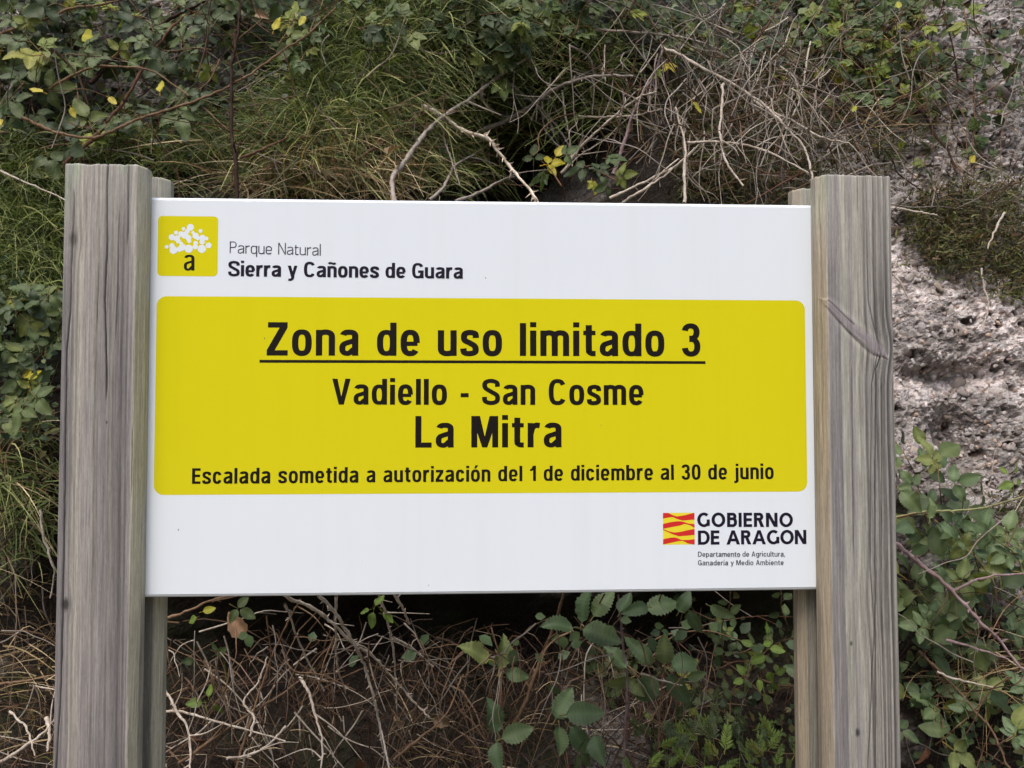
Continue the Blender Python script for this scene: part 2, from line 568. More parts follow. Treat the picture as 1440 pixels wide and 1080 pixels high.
# ------------------------------------------------------------------ the sign: posts
def wood_color(side, u, z, face, grainseed):
    """u across the face in metres from the outer edge (0..0.113), z height. returns colour, height offset"""
    n = len(u)
    up = u.copy()
    h = np.zeros(n)
    # grain bending round knots
    knots = KNOTS[side]
    dark = np.zeros(n)
    for (ku, kz, kr) in knots:
        d = np.sqrt(((u - ku)) ** 2 + ((z - kz) / 1.8) ** 2)
        up = up - (u - ku) * 0.75 * np.exp(-(d / (kr * 1.9)) ** 2)
        dark = np.maximum(dark, (1 - smooth(kr * 0.35, kr * 1.15, d)))
    up = up + 0.0012 * fbm(z * 3.1, u * 2, grainseed + 1, 3) + 0.0014 * np.sin(z * 5.0 + 1.0)
    if side == 'R':
        # bulge of the grain right of the diagonal branch scar
        up = up - 0.0065 * np.exp(-((z - 0.072) / 0.035) ** 2) * smooth(0.04, 0.095, u) 
        up = up + 0.006 * np.exp(-((z + 0.30) / 0.07) ** 2) * np.exp(-((u - 0.06) / 0.03) ** 2)
    g1 = vnoise(up * 140, z * 0.5, grainseed)
    g2 = vnoise(up * 260, z * 0.9, grainseed + 3)
    g3 = vnoise(up * 700, z * 2.2, grainseed + 5)
    g4 = vnoise(up * 30, z * 0.8, grainseed + 7)
    big = fbm(u * 9, z * 2.3, grainseed + 9, 3)
    if side == 'L':
        A, B, C = lin(148, 143, 139), lin(120, 116, 116), lin(164, 160, 149)
    elif side == 'R':
        A, B, C = lin(153, 150, 143), lin(132, 129, 129), lin(164, 163, 151)
    else:
        A, B, C = lin(150, 146, 130), lin(128, 124, 118), lin(176, 172, 146)
    t = np.clip(0.5 + 1.0 * (g4 - 0.5) + 0.9 * big + 0.8 * (vnoise(up * 130, z * 0.7, grainseed + 13) - 0.5), 0, 1)
    c = A[None] * (1 - t[:, None]) + B[None] * t[:, None]
    t2 = smooth(0.62, 0.82, g1)[:, None] * 0.75
    c = c * (1 - t2) + C[None] * t2
    c = c * (0.80 + 0.30 * g2 + 0.22 * (g3 - 0.3))[:, None]
    h += (g2 - 0.5) * 0.0005
    # eroded early wood: strong lines on the right half of the right post
    if side == 'R':
        k = smooth(0.030, 0.050, 0.113 - u) * 0 + smooth(0.055, 0.075, u)
        lines = np.maximum(smooth(0.60, 0.80, vnoise(up * 330, z * 0.35, grainseed + 11)), 0.8 * smooth(0.62, 0.85, vnoise(up * 620, z * 0.9, grainseed + 12)))
        lines = lines * (0.35 + 0.65 * k)
        c = c * (1 - 0.60 * lines * (0.25 + 0.75 * k))[:, None]
        h -= lines * k * 0.0012
    else:
        lines = smooth(0.66, 0.86, vnoise(up * 300, z * 0.4, grainseed + 11))
        c = c * (1 - 0.28 * lines)[:, None]
        h -= lines * 0.0003
    # drying cracks
    for (pts, wd, dp, z0, z1) in CRACKS[side]:
        pz = np.array([p[1] for p in pts])
        pu = np.array([p[0] for p in pts])
        o = np.argsort(pz)
        cu = np.interp(z, pz[o], pu[o]) + 0.0006 * (vnoise(z * 60, 0 * z, grainseed + 40) - 0.5)
        fade = smooth(z0, z0 + 0.04, z) * (1 - smooth(z1 - 0.02, z1 + 0.001, z))
        if abs(z1 - 0.333) < 0.02:
            fade = smooth(z0, z0 + 0.04, z)
        g = np.exp(-((u - cu) / wd) ** 2) * fade
        c = c * (1 - 0.80 * g)[:, None]
        h -= g * dp
    kd = dark[:, None]
    ring = 0.5 + 0.5 * np.sin(dark * 18)
    c = c * (1 - 0.78 * kd) * (1 - 0.25 * (kd > 0.02) * ring[:, None])
    # diagonal branch scar on the right post
    if side == 'R':
        p0, p1 = np.array(SCAR[0]), np.array(SCAR[1])
        ax = (p1 - p0)
        L = np.linalg.norm(ax)
        ax = ax / L
        a = ((u - p0[0]) * ax[0] + (z - p0[1]) * ax[1])
        b = (-(u - p0[0]) * ax[1] + (z - p0[1]) * ax[0])
        s = a / L
        b = b + 0.0030 * np.sin(np.clip(s, 0, 1) * math.pi) - 0.0012
        wdt = 0.0085 * np.clip(0.75 + 0.7 * s, 0.3, 1.3) * (1 - smooth(0.85, 1.12, s)) * smooth(-0.12, 0.05, s)
        m = (1 - smooth(0.45, 1.35, np.abs(b) / np.maximum(wdt, 1e-4))) * (s > -0.15) * (s < 1.12)
        gg = vnoise(b * 500 + 3 * fbm(a * 20, b * 40, 61, 2), a * 14, 60)
        sc = (lin(134, 127, 131)[None] * (0.72 + 0.55 * gg)[:, None])
        c = c * (1 - 0.75 * m[:, None]) + 0.75 * sc * m[:, None]
        halo = np.exp(-((np.abs(b) - wdt * 1.35) / 0.0035) ** 2) * (s > -0.05) * (s < 1.1)
        c = c * (1 + 0.22 * halo)[:, None]
        edge = np.exp(-((b + wdt * 0.95) / 0.0012) ** 2) * (s > 0.02) * (s < 1.05) * (0.5 + 0.5 * vnoise(a * 90, b * 0, 62))
        edge2 = np.exp(-((b - wdt * 0.6) / 0.0011) ** 2) * (s > -0.02) * (s < 0.45)
        e = np.maximum(edge, edge2)
        c = c * (1 - 0.6 * e)[:, None]
        h += m * 0.0012 - e * 0.0016 + 0.0008 * (gg - 0.5) * m
    return c, h


def upost(px, py, side):
    P = on_plane(px, py, -0.03)
    return (P[0] + 0.6105 if side == 'L' else 0.6105 - P[0]), P[2]


def upR(px, py):     # right post measured from its inner (left) edge
    P = on_plane(px, py, -0.03)
    return (P[0] - 0.4985, P[2])


def upL(px, py):
    P = on_plane(px, py, -0.03)
    return (P[0] + 0.6105, P[2])


KNOTS = {'L': [(*upL(103, 336), 0.0065), (*upL(92, 850), 0.006), (*upL(150, 594), 0.0016)],
         'R': [(*upR(1197, 905), 0.0022), (*upR(1206, 1030), 0.004)], 'B': [], 'C': []}
SCAR = (upR(1163, 426), upR(1243, 500))
CRACKS = {
    'L': [([upL(152, 230), upL(151, 250), upL(150, 305), upL(151, 340), upL(147, 420), upL(150, 520)], 0.0009, 0.0045, -0.02, 0.34),
          ([upL(181, 230), upL(180, 320), upL(179, 360)], 0.0008, 0.0035, 0.20, 0.34),
          ([upL(105, 240), upL(103, 317), upL(100, 380), upL(99, 435), upL(94, 490), upL(92, 600), upL(90, 760), upL(86, 960), upL(79, 1080)], 0.0008, 0.0030, -0.56, 0.30),
          ([upL(122, 240), upL(121, 330)], 0.0006, 0.0012, 0.22, 0.30),
          ([upL(168, 280), upL(166, 400), upL(160, 520)], 0.0006, 0.0015, 0.06, 0.27),
          ([upL(186, 640), upL(184, 720)], 0.0006, 0.0015, -0.16, -0.04),
          ([upL(140, 350), upL(136, 460)], 0.0005, 0.0012, 0.08, 0.25)],
    'R': [([upR(1228, 247), upR(1229, 400), upR(1232, 460), upR(1239, 500), upR(1232, 520), upR(1231, 700), upR(1232, 1080)], 0.0010, 0.0030, -0.60, 0.34),
          ([upR(1218, 247), upR(1221, 420), upR(1236, 490), upR(1226, 540), upR(1224, 800), upR(1230, 880), upR(1221, 1080)], 0.0007, 0.0020, -0.60, 0.34),
          ([upR(1206, 247), upR(1206, 290)], 0.0006, 0.0025, 0.26, 0.34),
          ([upR(1198, 520), upR(1200, 760)], 0.0006, 0.0014, -0.25, 0.05),
          ([upR(1242, 247), upR(1243, 470)], 0.0006, 0.0016, 0.10, 0.34),
          ([upR(1240, 530), upR(1241, 900), upR(1246, 1080)], 0.0006, 0.0016, -0.60, 0.03),
          ([(0.004, 0.34), (0.0045, 0.2), (0.0040, 0.0), (0.0030, -0.12), (0.002, -0.35)], 0.0006, 0.0022, -0.14, 0.27)],
    'B': [([(0.02, 0.34), (0.021, 0.0)], 0.0007, 0.002, 0.1, 0.34)], 'C': [([(0.093, 0.34), (0.094, 0.0)], 0.0007, 0.002, 0.1, 0.34)],
}


def build_post(parent, side, x0, x1, yf, yb, inner, ztop, step, seed, label):
    """plank post with rounded outer corner and chamfered inner corner. inner=+1: inner edge is at x1"""
    ch_x, ch_y, ro = 0.0095, 0.013, 0.003
    # half profile from outer-back to inner-back, seen from above, always going from outer to inner
    W = x1 - x0
    pts = [(0.0, yb)]
    for k in range(0, 7):
        a = k / 6 * math.pi / 2
        pts.append((ro - ro * math.cos(a), yf + ro - ro * math.sin(a)))
    pts.append((W - ch_x - 0.002, yf))
    for k in range(1, 4):
        pts.append((W - ch_x - 0.002 + 0.0025 * k / 3, yf + 0.0012 * (k / 3) ** 2))
    pts.append((W - 0.0015, yf + ch_y - 0.001))
    pts.append((W, yf + ch_y + 0.0015))
    pts.append((W, yb))
    pts = np.array(pts)
    seg = np.linalg.norm(np.diff(pts, axis=0), axis=1)
    s = np.concatenate([[0], np.cumsum(seg)])
    ns = int(s[-1] / step)
    ss = np.linspace(0, s[-1], ns)
    ss = np.unique(np.concatenate([ss, s]))
    PX = np.interp(ss, s, pts[:, 0])
    PY = np.interp(ss, s, pts[:, 1])
    tx, ty = np.gradient(PX), np.gradient(PY)
    ln = np.hypot(tx, ty) + 1e-12
    nxo, nyo = ty / ln, -tx / ln
    zt = ztop
    zs = np.concatenate([np.linspace(GZ - 0.06, -0.58, 12, endpoint=False), np.linspace(-0.58, zt - 0.004, int((zt + 0.58) / (0.0016 if side in 'LR' else 0.003))), [zt - 0.0018, zt]])
    U, Z = np.meshgrid(PX, zs)
    YY = np.repeat(PY[None], len(zs), 0)
    NX = np.repeat(nxo[None], len(zs), 0)
    NY = np.repeat(nyo[None], len(zs), 0)
    uu = U.ravel()
    # right posts: grain coordinate measured from the inner edge
    ucoord = uu if inner > 0 else (W - uu)
    if side == 'L':
        ucoord = uu
    zz = Z.ravel()
    c, h = wood_color(side, ucoord, zz, None, seed)
    # inner bevel and side: paler, yellow-green (left) or tan (right)
    bev = smooth(W - 0.0125, W - 0.0085, uu)
    dep = (YY.ravel() - yf) / (yb - yf)
    if side in ('L', 'B'):
        tone = lin(180, 176, 152)
    else:
        tone = lin(156, 143, 120)
    gg = vnoise(YY.ravel() * 500 + 2 * fbm(zz * 2, zz * 0, 8, 2), zz * 1.4, seed + 70)
    tc_ = tone[None] * (0.82 + 0.34 * gg)[:, None]
    k = (bev * 0.85)[:, None]
    c = c * (1 - k) + tc_ * k
    if side in ('L', 'R'):
        ed = np.exp(-((uu - (W - 0.0115)) / 0.0012) ** 2)
        c = c * (1 + 0.35 * ed)[:, None]
    # paler towards the top, greenish algae at the sawn corner
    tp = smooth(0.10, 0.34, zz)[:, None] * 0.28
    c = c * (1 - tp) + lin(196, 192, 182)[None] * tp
    al = (smooth(zt - 0.10, zt, zz) * smooth(0.55, 0.8, vnoise(uu * 60, zz * 8, seed + 90)))[:, None] * 0.4
    c = c * (1 - al) + lin(150, 172, 142)[None] * al
    if side == 'R' or side == 'C':
        bl = smooth(0.012, 0.03, W - uu)[:, None] * 0.0
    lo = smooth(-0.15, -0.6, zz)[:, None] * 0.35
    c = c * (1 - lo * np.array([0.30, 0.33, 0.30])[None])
    V = np.stack([U.ravel() + NX.ravel() * h, YY.ravel() + NY.ravel() * h, Z.ravel()], -1)
    if inner > 0:
        V[:, 0] = x0 + V[:, 0]
    else:
        V[:, 0] = x1 - V[:, 0]
    nz, nc = Z.shape
    # saw marks along the top rim
    top = V.reshape(nz, nc, 3)
    jag = 0.0012 * (vnoise(PX * 350, PX * 0 + 2, seed) - 0.5) + 0.0016 * (vnoise(PX * 60, PX * 0 + 2, seed + 1) - 0.5)
    top[-1, :, 2] += jag
    top[-2, :, 2] += jag
    cx_, cy_ = top[-1, :, 0].mean(), (yf + yb) / 2
    top[-1, :, 0] += (cx_ - top[-1, :, 0]) * 0.012
    top[-1, :, 1] += (cy_ - top[-1, :, 1]) * 0.03
    V = top.reshape(-1, 3)
    idx = np.arange(nz * nc).reshape(nz, nc)
    Q = [np.stack([idx[:-1, :-1], idx[:-1, 1:], idx[1:, 1:], idx[1:, :-1]], -1).reshape(-1, 4)]
    Q.append(np.stack([idx[:-1, -1], idx[:-1, 0], idx[1:, 0], idx[1:, -1]], -1))
    # sawn top: rim to an inner line
    base = len(V)
    rim = V[idx[-1]]
    ctr = rim.copy()
    ctr[:, 1] = yb
    ctr[:, 2] = rim[:, 2] + 0.0002
    V = np.concatenate([V, ctr])
    rc = c.reshape(nz, nc, 3)[-1] * 1.1
    c = np.concatenate([c, rc])
    ci = base + np.arange(nc)
    Q.append(np.stack([idx[-1, :-1], idx[-1, 1:], ci[1:], ci[:-1]], -1))
    Q = np.concatenate(Q)
    if inner < 0:
        Q = Q[:, ::-1]
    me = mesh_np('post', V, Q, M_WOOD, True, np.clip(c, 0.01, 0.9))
    o = link('post', me, parent)
    o['label'] = label
    return o


sign = empty('information_sign', (0, 0, 0), 'white and yellow nature park information sign held between weathered wooden posts', 'sign')
build_post(sign, 'L', -0.6105, -0.4985, -0.030, -0.0006, +1, 0.333, 0.0009, 100, 'front left plank post, mauve grey with long drying cracks and two small knots')
build_post(sign, 'R', 0.4985, 0.6105, -0.030, -0.0006, -1, 0.3332, 0.0009, 200, 'front right plank post, deeply grained with a diagonal branch scar')
build_post(sign, 'B', -0.6025, -0.4885, 0.031, 0.060, +1, 0.3325, 0.0016, 300, 'rear left plank post behind the panel')
build_post(sign, 'C', 0.4870, 0.6010, 0.031, 0.060, -1, 0.3300, 0.0016, 400, 'rear right plank post behind the panel')


# ------------------------------------------------------------------ the sign: panel, a folded metal tray
def rounded_panel():
    H = 0.58958
    W = 1.04
    r = 0.0045
    prof = []     # (inset from edge, y)
    for k in range(7):
        a = k / 6 * math.pi / 2
        prof.append((r - r * math.sin(a), 0.0 + r - r * math.cos(a)))   # from face to side
    rings = []
    for ins, y in prof:
        rings.append((ins, y))
    rings = rings[::1]
    rings.append((0.0, 0.027))
    rings.append((0.012, 0.0275))
    V, Q = [], []
    n = 0
    nseg = 40
    for ri, (ins, y) in enumerate(rings):
        hx, hz = W / 2 - ins, H / 2 - ins
        ring = []
        xs_ = np.linspace(-hx, hx, nseg)
        for x in xs_:
            # the lower fold sags by a millimetre
            ring.append((x, y, hz + 0.0005 * math.sin(x * 3)))
        for z in np.linspace(hz, -hz, 9)[1:-1]:
            ring.append((hx, y, z))
        for x in xs_[::-1]:
            ring.append((x, y, -hz - 0.0010 * math.cos(x * 3.0) * 0.6))
        for z in np.linspace(-hz, hz, 9)[1:-1]:
            ring.append((-hx, y, z))
        V += ring
        m = len(ring)
        if ri:
            for i in range(m):
                j = (i + 1) % m
                Q.append((n - m + i, n - m + j, n + j, n + i))
        n += m
    bm_face = list(range(m))
    me = bpy.data.meshes.new('panel')
    me.from_pydata(V, [], [tuple(reversed(q)) for q in Q] + [tuple(bm_face[::-1])])
    me.update()
    for p in me.polygons:
        p.use_smooth = len(p.vertices) == 4
    me.materials.append(M_WHITE)
    return me


panel = link('panel', rounded_panel(), sign)


def flat(name, polys, mat, y, parent=panel, label=None):
    """polys: list of (list of (x,z)) convex polygons; each laid a hair above the last"""
    V, Fs = [], []
    for k, p in enumerate(polys):
        b = len(V)
        yy = y - k * 8e-7
        V += [(q[0], yy, q[1]) for q in p]
        # orientation towards -y
        A = sum(p[i][0] * p[(i + 1) % len(p)][1] - p[(i + 1) % len(p)][0] * p[i][1] for i in range(len(p)))
        f = list(range(b, b + len(p)))
        if A < 0:
            f = f[::-1]
        Fs.append(f)
    me = bpy.data.meshes.new(name)
    me.from_pydata(V, [], Fs)
    me.update()
    me.materials.append(mat)
    o = link(name, me, parent)
    if label:
        o['label'] = label
    return o


def rrect(x0, z0, x1, z1, r, n=7):
    pts = []
    for cx, cz, a0 in ((x1 - r, z1 - r, 0), (x0 + r, z1 - r, 90), (x0 + r, z0 + r, 180), (x1 - r, z0 + r, 270)):
        for k in range(n):
            a = math.radians(a0 + 90 * k / (n - 1))
            pts.append((cx + r * math.cos(a), cz + r * math.sin(a)))
    return pts


def PP(px, py):
    P = on_plane(px, py, 0.0)
    return P[0], P[2]


# ---- lettering: strokes of an elliptical pen, each glyph in units of its cap height
class Glyph:
    def __init__(s, st):
        s.st = st
        s.P = []

    def poly(s, *p):
        s.P.append(list(p))

    def rect(s, x0, y0, x1, y1):
        s.poly((x0, y0), (x1, y0), (x1, y1), (x0, y1))

    def stroke(s, pts, closed=False, sw=None, sh=None, cap=False):
        sw = sw or s.st['s']
        sh = sh or s.st['h']
        p = np.array(pts, float)
        if closed:
            t = np.roll(p, -1, 0) - np.roll(p, 1, 0)
        else:
            t = np.gradient(p, axis=0)
        t /= (np.linalg.norm(t, axis=1)[:, None] + 1e-9)
        nrm = np.stack([-t[:, 1], t[:, 0]], -1)
        o = nrm * np.array([sw / 2, sh / 2])
        a, b = p + o, p - o
        n = len(p)
        for i in range(n if closed else n - 1):
            j = (i + 1) % n
            s.P.append([tuple(a[i]), tuple(b[i]), tuple(b[j]), tuple(a[j])])
        if cap or s.st.get('round'):
            for e in (0, -1):
                s.dot(p[e][0], p[e][1], sw / 2)

    def dot(s, x, y, r, n=12):
        s.P.append([(x + r * math.cos(2 * math.pi * k / n), y + r * math.sin(2 * math.pi * k / n)) for k in range(n)])

    def se(s, x0, x1, y0, y1, a0, a1, e=None, n=None):
        """centre line along a superellipse inside the box, degrees"""
        sw, sh = s.st['s'], s.st['h']
        e = e or s.st['e']
        cx, cy = (x0 + x1) / 2, (y0 + y1) / 2
        rx, ry = (x1 - x0 - sw) / 2, (y1 - y0 - sh) / 2
        n = n or max(6, int(abs(a1 - a0) / 9))
        out = []
        for k in range(n + 1):
            a = math.radians(a0 + (a1 - a0) * k / n)
            c, si = math.cos(a), math.sin(a)
            out.append((cx + rx * math.copysign(abs(c) ** (2 / e), c), cy + ry * math.copysign(abs(si) ** (2 / e), si)))
        return out

    def sp(s, ctrl, n=7):
        c = [ctrl[0]] + list(ctrl) + [ctrl[-1]]
        out = []
        for i in range(1, len(c) - 2):
            p0, p1, p2, p3 = map(np.array, (c[i - 1], c[i], c[i + 1], c[i + 2]))
            for k in range(n):
                t = k / n
                out.append(tuple(0.5 * ((2 * p1) + (-p0 + p2) * t + (2 * p0 - 5 * p1 + 4 * p2 - p3) * t * t + (-p0 + 3 * p1 - 3 * p2 + p3) * t ** 3)))
        out.append(tuple(ctrl[-1]))
        return out


def glyph(ch, st):
    """returns polygons and advance width (without side bearings)"""
    g = Glyph(st)
    s, h, x, wf, ov = st['s'], st['h'], st['xh'], st['wf'], 0.012
    lw = 0.57 * wf            # width of round lowercase
    if ch == ' ':
        return [], 0.22 * wf if 'sp' not in st else st['sp']
    acc = {'ñ': 'n', 'ó': 'o', 'í': 'i'}
    base = acc.get(ch, ch)
    W = lw
    if base == 'o':
        g.stroke(g.se(0, W, -ov, x + ov, 0, 360)[:-1], True)
    elif base in 'nm':
        W = lw * 0.97 if base == 'n' else lw * 1.50
        g.rect(0, 0, s, x)
        if base == 'n':
            spans = [(0, W)]
        else:
            mid = (W + s) / 2
            spans = [(0, mid), (mid - s, W)]
        for a, b in spans:
            arc = g.se(a, b, x + ov - 0.50 * x - 0.08, x + ov, 158, 0, 2.4)
            g.stroke(arc + [(b - s / 2, arc[-1][1] - 0.02), (b - s / 2, 0)])
    elif base == 'u':
        W = lw * 0.97
        g.rect(W - s, 0, W, x)
        arc = g.se(0, W, -ov, 0.50 * x + 0.07, 180, 338, 2.4)
        g.stroke([(s / 2, x), (s / 2, arc[0][1] + 0.02)] + arc)
    elif base == 'a':
        W = lw * 0.99
        arc = g.se(0.02, W - 0.01, x + ov - 0.52 * x, x + ov, 168, 0, 2.5)
        g.stroke(arc + [(W - s / 2 - 0.01, 0.12), (W - s / 2 - 0.005, 0.0)])
        bw = [(W - s / 2, x * 0.60), (W * 0.60, x * 0.545), (s / 2 + 0.07 * W, x * 0.44), (s / 2, x * 0.25), (s / 2 + 0.09 * W, h / 2 + 0.01), (W * 0.5, h / 2 - ov + 0.008), (W - s * 0.8, x * 0.25)]
        g.stroke(g.sp(bw), sh=h * 0.92, sw=s * 0.95)
    elif base == 'd' or base == 'q':
        g.stroke(g.se(0, W * 0.98, -ov, x + ov, 0, 360)[:-1], True, sw=s * 0.98, sh=h * 0.9)
        if base == 'd':
            g.rect(W - s, 0, W, st.get('asc', 1.0))
        else:
            g.rect(W - s, -0.27, W, x)
    elif base in 'bp':
        g.stroke(g.se(W * 0.02, W, -ov, x + ov, 0, 360)[:-1], True, sw=s * 0.98, sh=h * 0.9)
        if base == 'b':
            g.rect(0, 0, s, st.get('asc', 1.0))
        else:
            g.rect(0, -0.27, s, x)
    elif base == 'g':
        g.stroke(g.se(0, W * 0.98, 0, x + ov, 0, 360)[:-1], True)
        g.stroke([(W - s / 2, x), (W - s / 2, -0.05)] + g.se(0.02, W, -0.29, 0.12, 0, -150, 2.4))
    elif base == 'e':
        W = lw * 0.98
        a = g.se(0, W, -ov, x + ov, 0, 322)
        g.stroke(a)
        g.rect(s * 0.5, x * 0.5 - h * 0.55, W - s * 0.35, x * 0.5 + h * 0.25)
    elif base == 'c':
        W = lw * 0.95
        g.stroke(g.se(0, W, -ov, x + ov, 22, 338))
    elif base == 's':
        W = lw * 0.92
        g.stroke(g.sp([(W - s * 0.45, x * 0.70), (W * 0.80, x - h * 0.62), (W * 0.48, x + ov - h / 2), (s * 0.62, x - h * 0.75), (s * 0.60, x * 0.62), (W * 0.5, x * 0.505),
                       (W - s * 0.60, x * 0.37), (W - s * 0.55, h * 0.75), (W * 0.5, h / 2 - ov), (W * 0.2, h * 0.62), (s * 0.42, x * 0.29)], 6))
    elif base == 'l':
        W = s
        g.rect(0, 0, s, st.get('asc', 1.0))
    elif base == 'i':
        W = s
        g.rect(0, 0, s, x)
        if ch == 'i':
            if st.get('round'):
                g.dot(s / 2, 0.97, s * 0.75)
            else:
                g.rect(0, 0.875, s, 1.03)
    elif base == 'j':
        W = s * 1.35
        g.rect(W - s, -0.02, W, x)
        g.rect(W - s, 0.875, W, 1.03)
        g.stroke(g.sp([(W - s / 2, 0.05), (W - s / 2, -0.10), (W - s * 0.9, -0.165), (-0.03, -0.175)]))
    elif base == 't':
        W = lw * 0.64
        a = W * 0.20
        g.stroke(g.sp([(a + s / 2, x), (a + s / 2, 0.2), (a + s * 0.62, h * 0.75), (a + s * 1.0, h / 2), (W, h / 2 - 0.004)], 6))
        g.rect(a, x - 0.02, a + s, x + 0.17)
        g.rect(0, x - h * 0.85, W, x)
    elif base == 'r':
        W = lw * 0.66
        g.rect(0, 0, s, x)
        arc = g.sp([(s * 0.5, x * 0.55), (s * 0.85, x * 0.82), (W * 0.72, x - h * 0.45), (W, x - h * 0.50)])
        g.stroke(arc, sh=h * 1.05)
    elif base == 'z':
        W = lw * 0.86
        g.rect(0, 0, W, h)
        g.rect(0.01, x - h, W - 0.005, x)
        g.poly((0, h), (s * 1.12, h), (W - 0.005, x - h), (W - s * 1.15, x - h))
    elif base == 'y':
        W = lw * 1.0
        c = W / 2
        g.poly((0, x), (s * 1.02, x), (c + s * 0.42, 0.04), (c - s * 0.45, 0.0))
        g.poly((W - s * 1.0, x), (W, x), (c + s * 0.35, -0.06), (c - s * 0.40, 0.0))
        g.stroke(g.sp([(c + s * 0.12, 0.06), (c - 0.01, -0.10), (c - s * 0.55, -0.185), (0.04 * wf, -0.175)]), sh=h * 0.9)
    elif base == ',':
        W = s * 1.1
        g.rect(0, 0, s, s)
        g.poly((s * 0.4, 0), (s, 0), (s * 0.4, -s), (0, -s))
    elif base == '-':
        W = 0.30 * wf
        g.rect(0, 0.29, W, 0.29 + h)
    elif base == '3':
        W = lw * 0.98
        g.stroke(g.se(0.0, W - 0.02, 0.47, 1 + ov, 170, -88, 2.3) + [(W * 0.40, 0.47 + h / 2)])
        g.stroke([(W * 0.40, 0.50 + h * 0.12)] + g.se(0.0, W, -ov, 0.50 + h * 0.62, 88, -172, 2.3))
    elif base == '0':
        W = lw
        g.stroke(g.se(0, W, -ov, 1 + ov, 0, 360)[:-1], True)
    elif base == '1':
        W = lw * 0.66
        g.rect(W - s, 0, W, 1.0)
        g.stroke(g.sp([(0, 0.72), (W * 0.35, 0.745), (W - s * 0.75, 0.97)]), sh=h * 0.8, sw=s * 0.8)
    elif base == 'Z':
        W = st.get('Wc', 0.62)
        g.rect(0, 0, W, h)
        g.rect(0.03, 1 - h, W - 0.01, 1)
        g.poly((0, h), (s * 1.25, h), (W - 0.01, 1 - h), (W - s * 1.3, 1 - h))
    elif base == 'V':
        W = 0.68 * wf
        c = W / 2
        g.poly((0, 1), (s * 1.06, 1), (c + s * 0.36, 0), (c - s * 0.5, 0))
        g.poly((W - s * 1.06, 1), (W, 1), (c + s * 0.5, 0), (c - s * 0.36, 0))
    elif base == 'A':
        W = 0.70 * wf if 'cw' not in st else 0.98
        c = W / 2
        g.poly((0, 0), (s * 1.08, 0), (c + s * 0.36, 1), (c - s * 0.5, 1))
        g.poly((W - s * 1.08, 0), (W, 0), (c + s * 0.5, 1), (c - s * 0.36, 1))
        g.rect(W * 0.2, 0.22, W * 0.8, 0.22 + h)
    elif base == 'L':
        W = 0.50 * wf
        g.rect(0, 0, s, 1)
        g.rect(s, 0, W, h)
    elif base == 'E':
        W = 0.52 * wf if 'cw' not in st else 0.62
        g.rect(0, 0, s, 1)
        g.rect(s, 0, W, h)
        g.rect(s, 1 - h, W, 1)
        g.rect(s, 0.5 - h * 0.42, W - 0.03, 0.5 + h * 0.58)
    elif base == 'I':
        W = s
        g.rect(0, 0, s, 1)
    elif base == 'M':
        W = 0.83 * wf
        g.rect(0, 0, s, 1)
        g.rect(W - s, 0, W, 1)
        c = W / 2
        g.poly((0.005, 1), (s * 1.45, 1), (c + s * 0.42, 0.0), (c - s * 0.42, 0.0))
        g.poly((W - 0.005, 1), (W - s * 1.45, 1), (c - s * 0.42, 0.0), (c + s * 0.42, 0.0))
    elif base == 'N':
        W = 0.68 * wf if 'cw' not in st else 0.84
        g.rect(0, 0, s, 1)
        g.rect(W - s, 0, W, 1)
        g.poly((0, 1), (s * 1.15, 1), (W, 0), (W - s * 1.15, 0))
    elif base == 'S':
        W = 0.66 * wf
        g.stroke(g.sp([(W - s * 0.50, 0.70), (W - s * 0.62, 0.86), (W * 0.5, 1 + ov - h / 2), (s * 0.62, 0.86), (s * 0.62, 0.66), (W * 0.5, 0.51), (W - s * 0.58, 0.36),
                       (W - s * 0.60, 0.14), (W * 0.5, h / 2 - ov), (s * 0.62, 0.14), (s * 0.45, 0.31)], 7))
    elif base == 'C':
        W = 0.67 * wf
        g.stroke(g.se(0, W, -ov, 1 + ov, 34, 326))
    elif base == 'G':
        if 'cw' in st:
            W = 0.90
            g.stroke(g.se(0, W + 0.06, -ov, 1 + ov, 48, 318))
            g.rect(W - s, 0.06, W, 0.52)
        else:
            W = 0.69 * wf
            g.stroke(g.se(0, W, -ov, 1 + ov, 30, 350))
            g.rect(W - s, 0.0, W, 0.52)
            g.rect(W * 0.52, 0.52 - h, W - s * 0.5, 0.52)
    elif base == 'O':
        W = 0.70 * wf if 'cw' not in st else 0.98
        g.stroke(g.se(0, W, -ov, 1 + ov, 0, 360)[:-1], True)
    elif base == 'D':
        W = 0.69 * wf if 'cw' not in st else 0.85
        g.rect(0, 0, s, 1)
        a = g.se(-0.05, W, 0, 1, 90, -90)
        g.stroke([(s * 0.5, 1 - h / 2)] + a + [(s * 0.5, h / 2)])
    elif base in 'PRB':
        W = (0.62 if base == 'P' else 0.66) * wf if 'cw' not in st else (0.70 if base == 'R' else 0.70)
        g.rect(0, 0, s, 1)
        lo = 0.45 if base != 'B' else 0.48
        a = g.se(W * 0.15, W - 0.02, lo, 1, 90, -90, 2.2)
        g.stroke([(s * 0.5, 1 - h / 2)] + a + [(s * 0.5, lo + h / 2)])
        if base == 'R':
            g.poly((W * 0.38, lo + h * 0.6), (W * 0.38 + s * 1.0, lo + h * 0.6), (W + 0.04, 0), (W + 0.04 - s * 1.15, 0))
            W += 0.04
        if base == 'B':
            a = g.se(W * 0.15, W + 0.02, 0, 0.48 + h, 90, -90, 2.2)
            g.stroke([(s * 0.5, 0.48 + h / 2)] + a + [(s * 0.5, h / 2)])
    if ch == 'ñ':
        g.stroke(g.sp([(W * 0.14, 0.885), (W * 0.30, 0.945), (W * 0.52, 0.915), (W * 0.70, 0.885), (W * 0.86, 0.945)]), sh=h * 0.72)
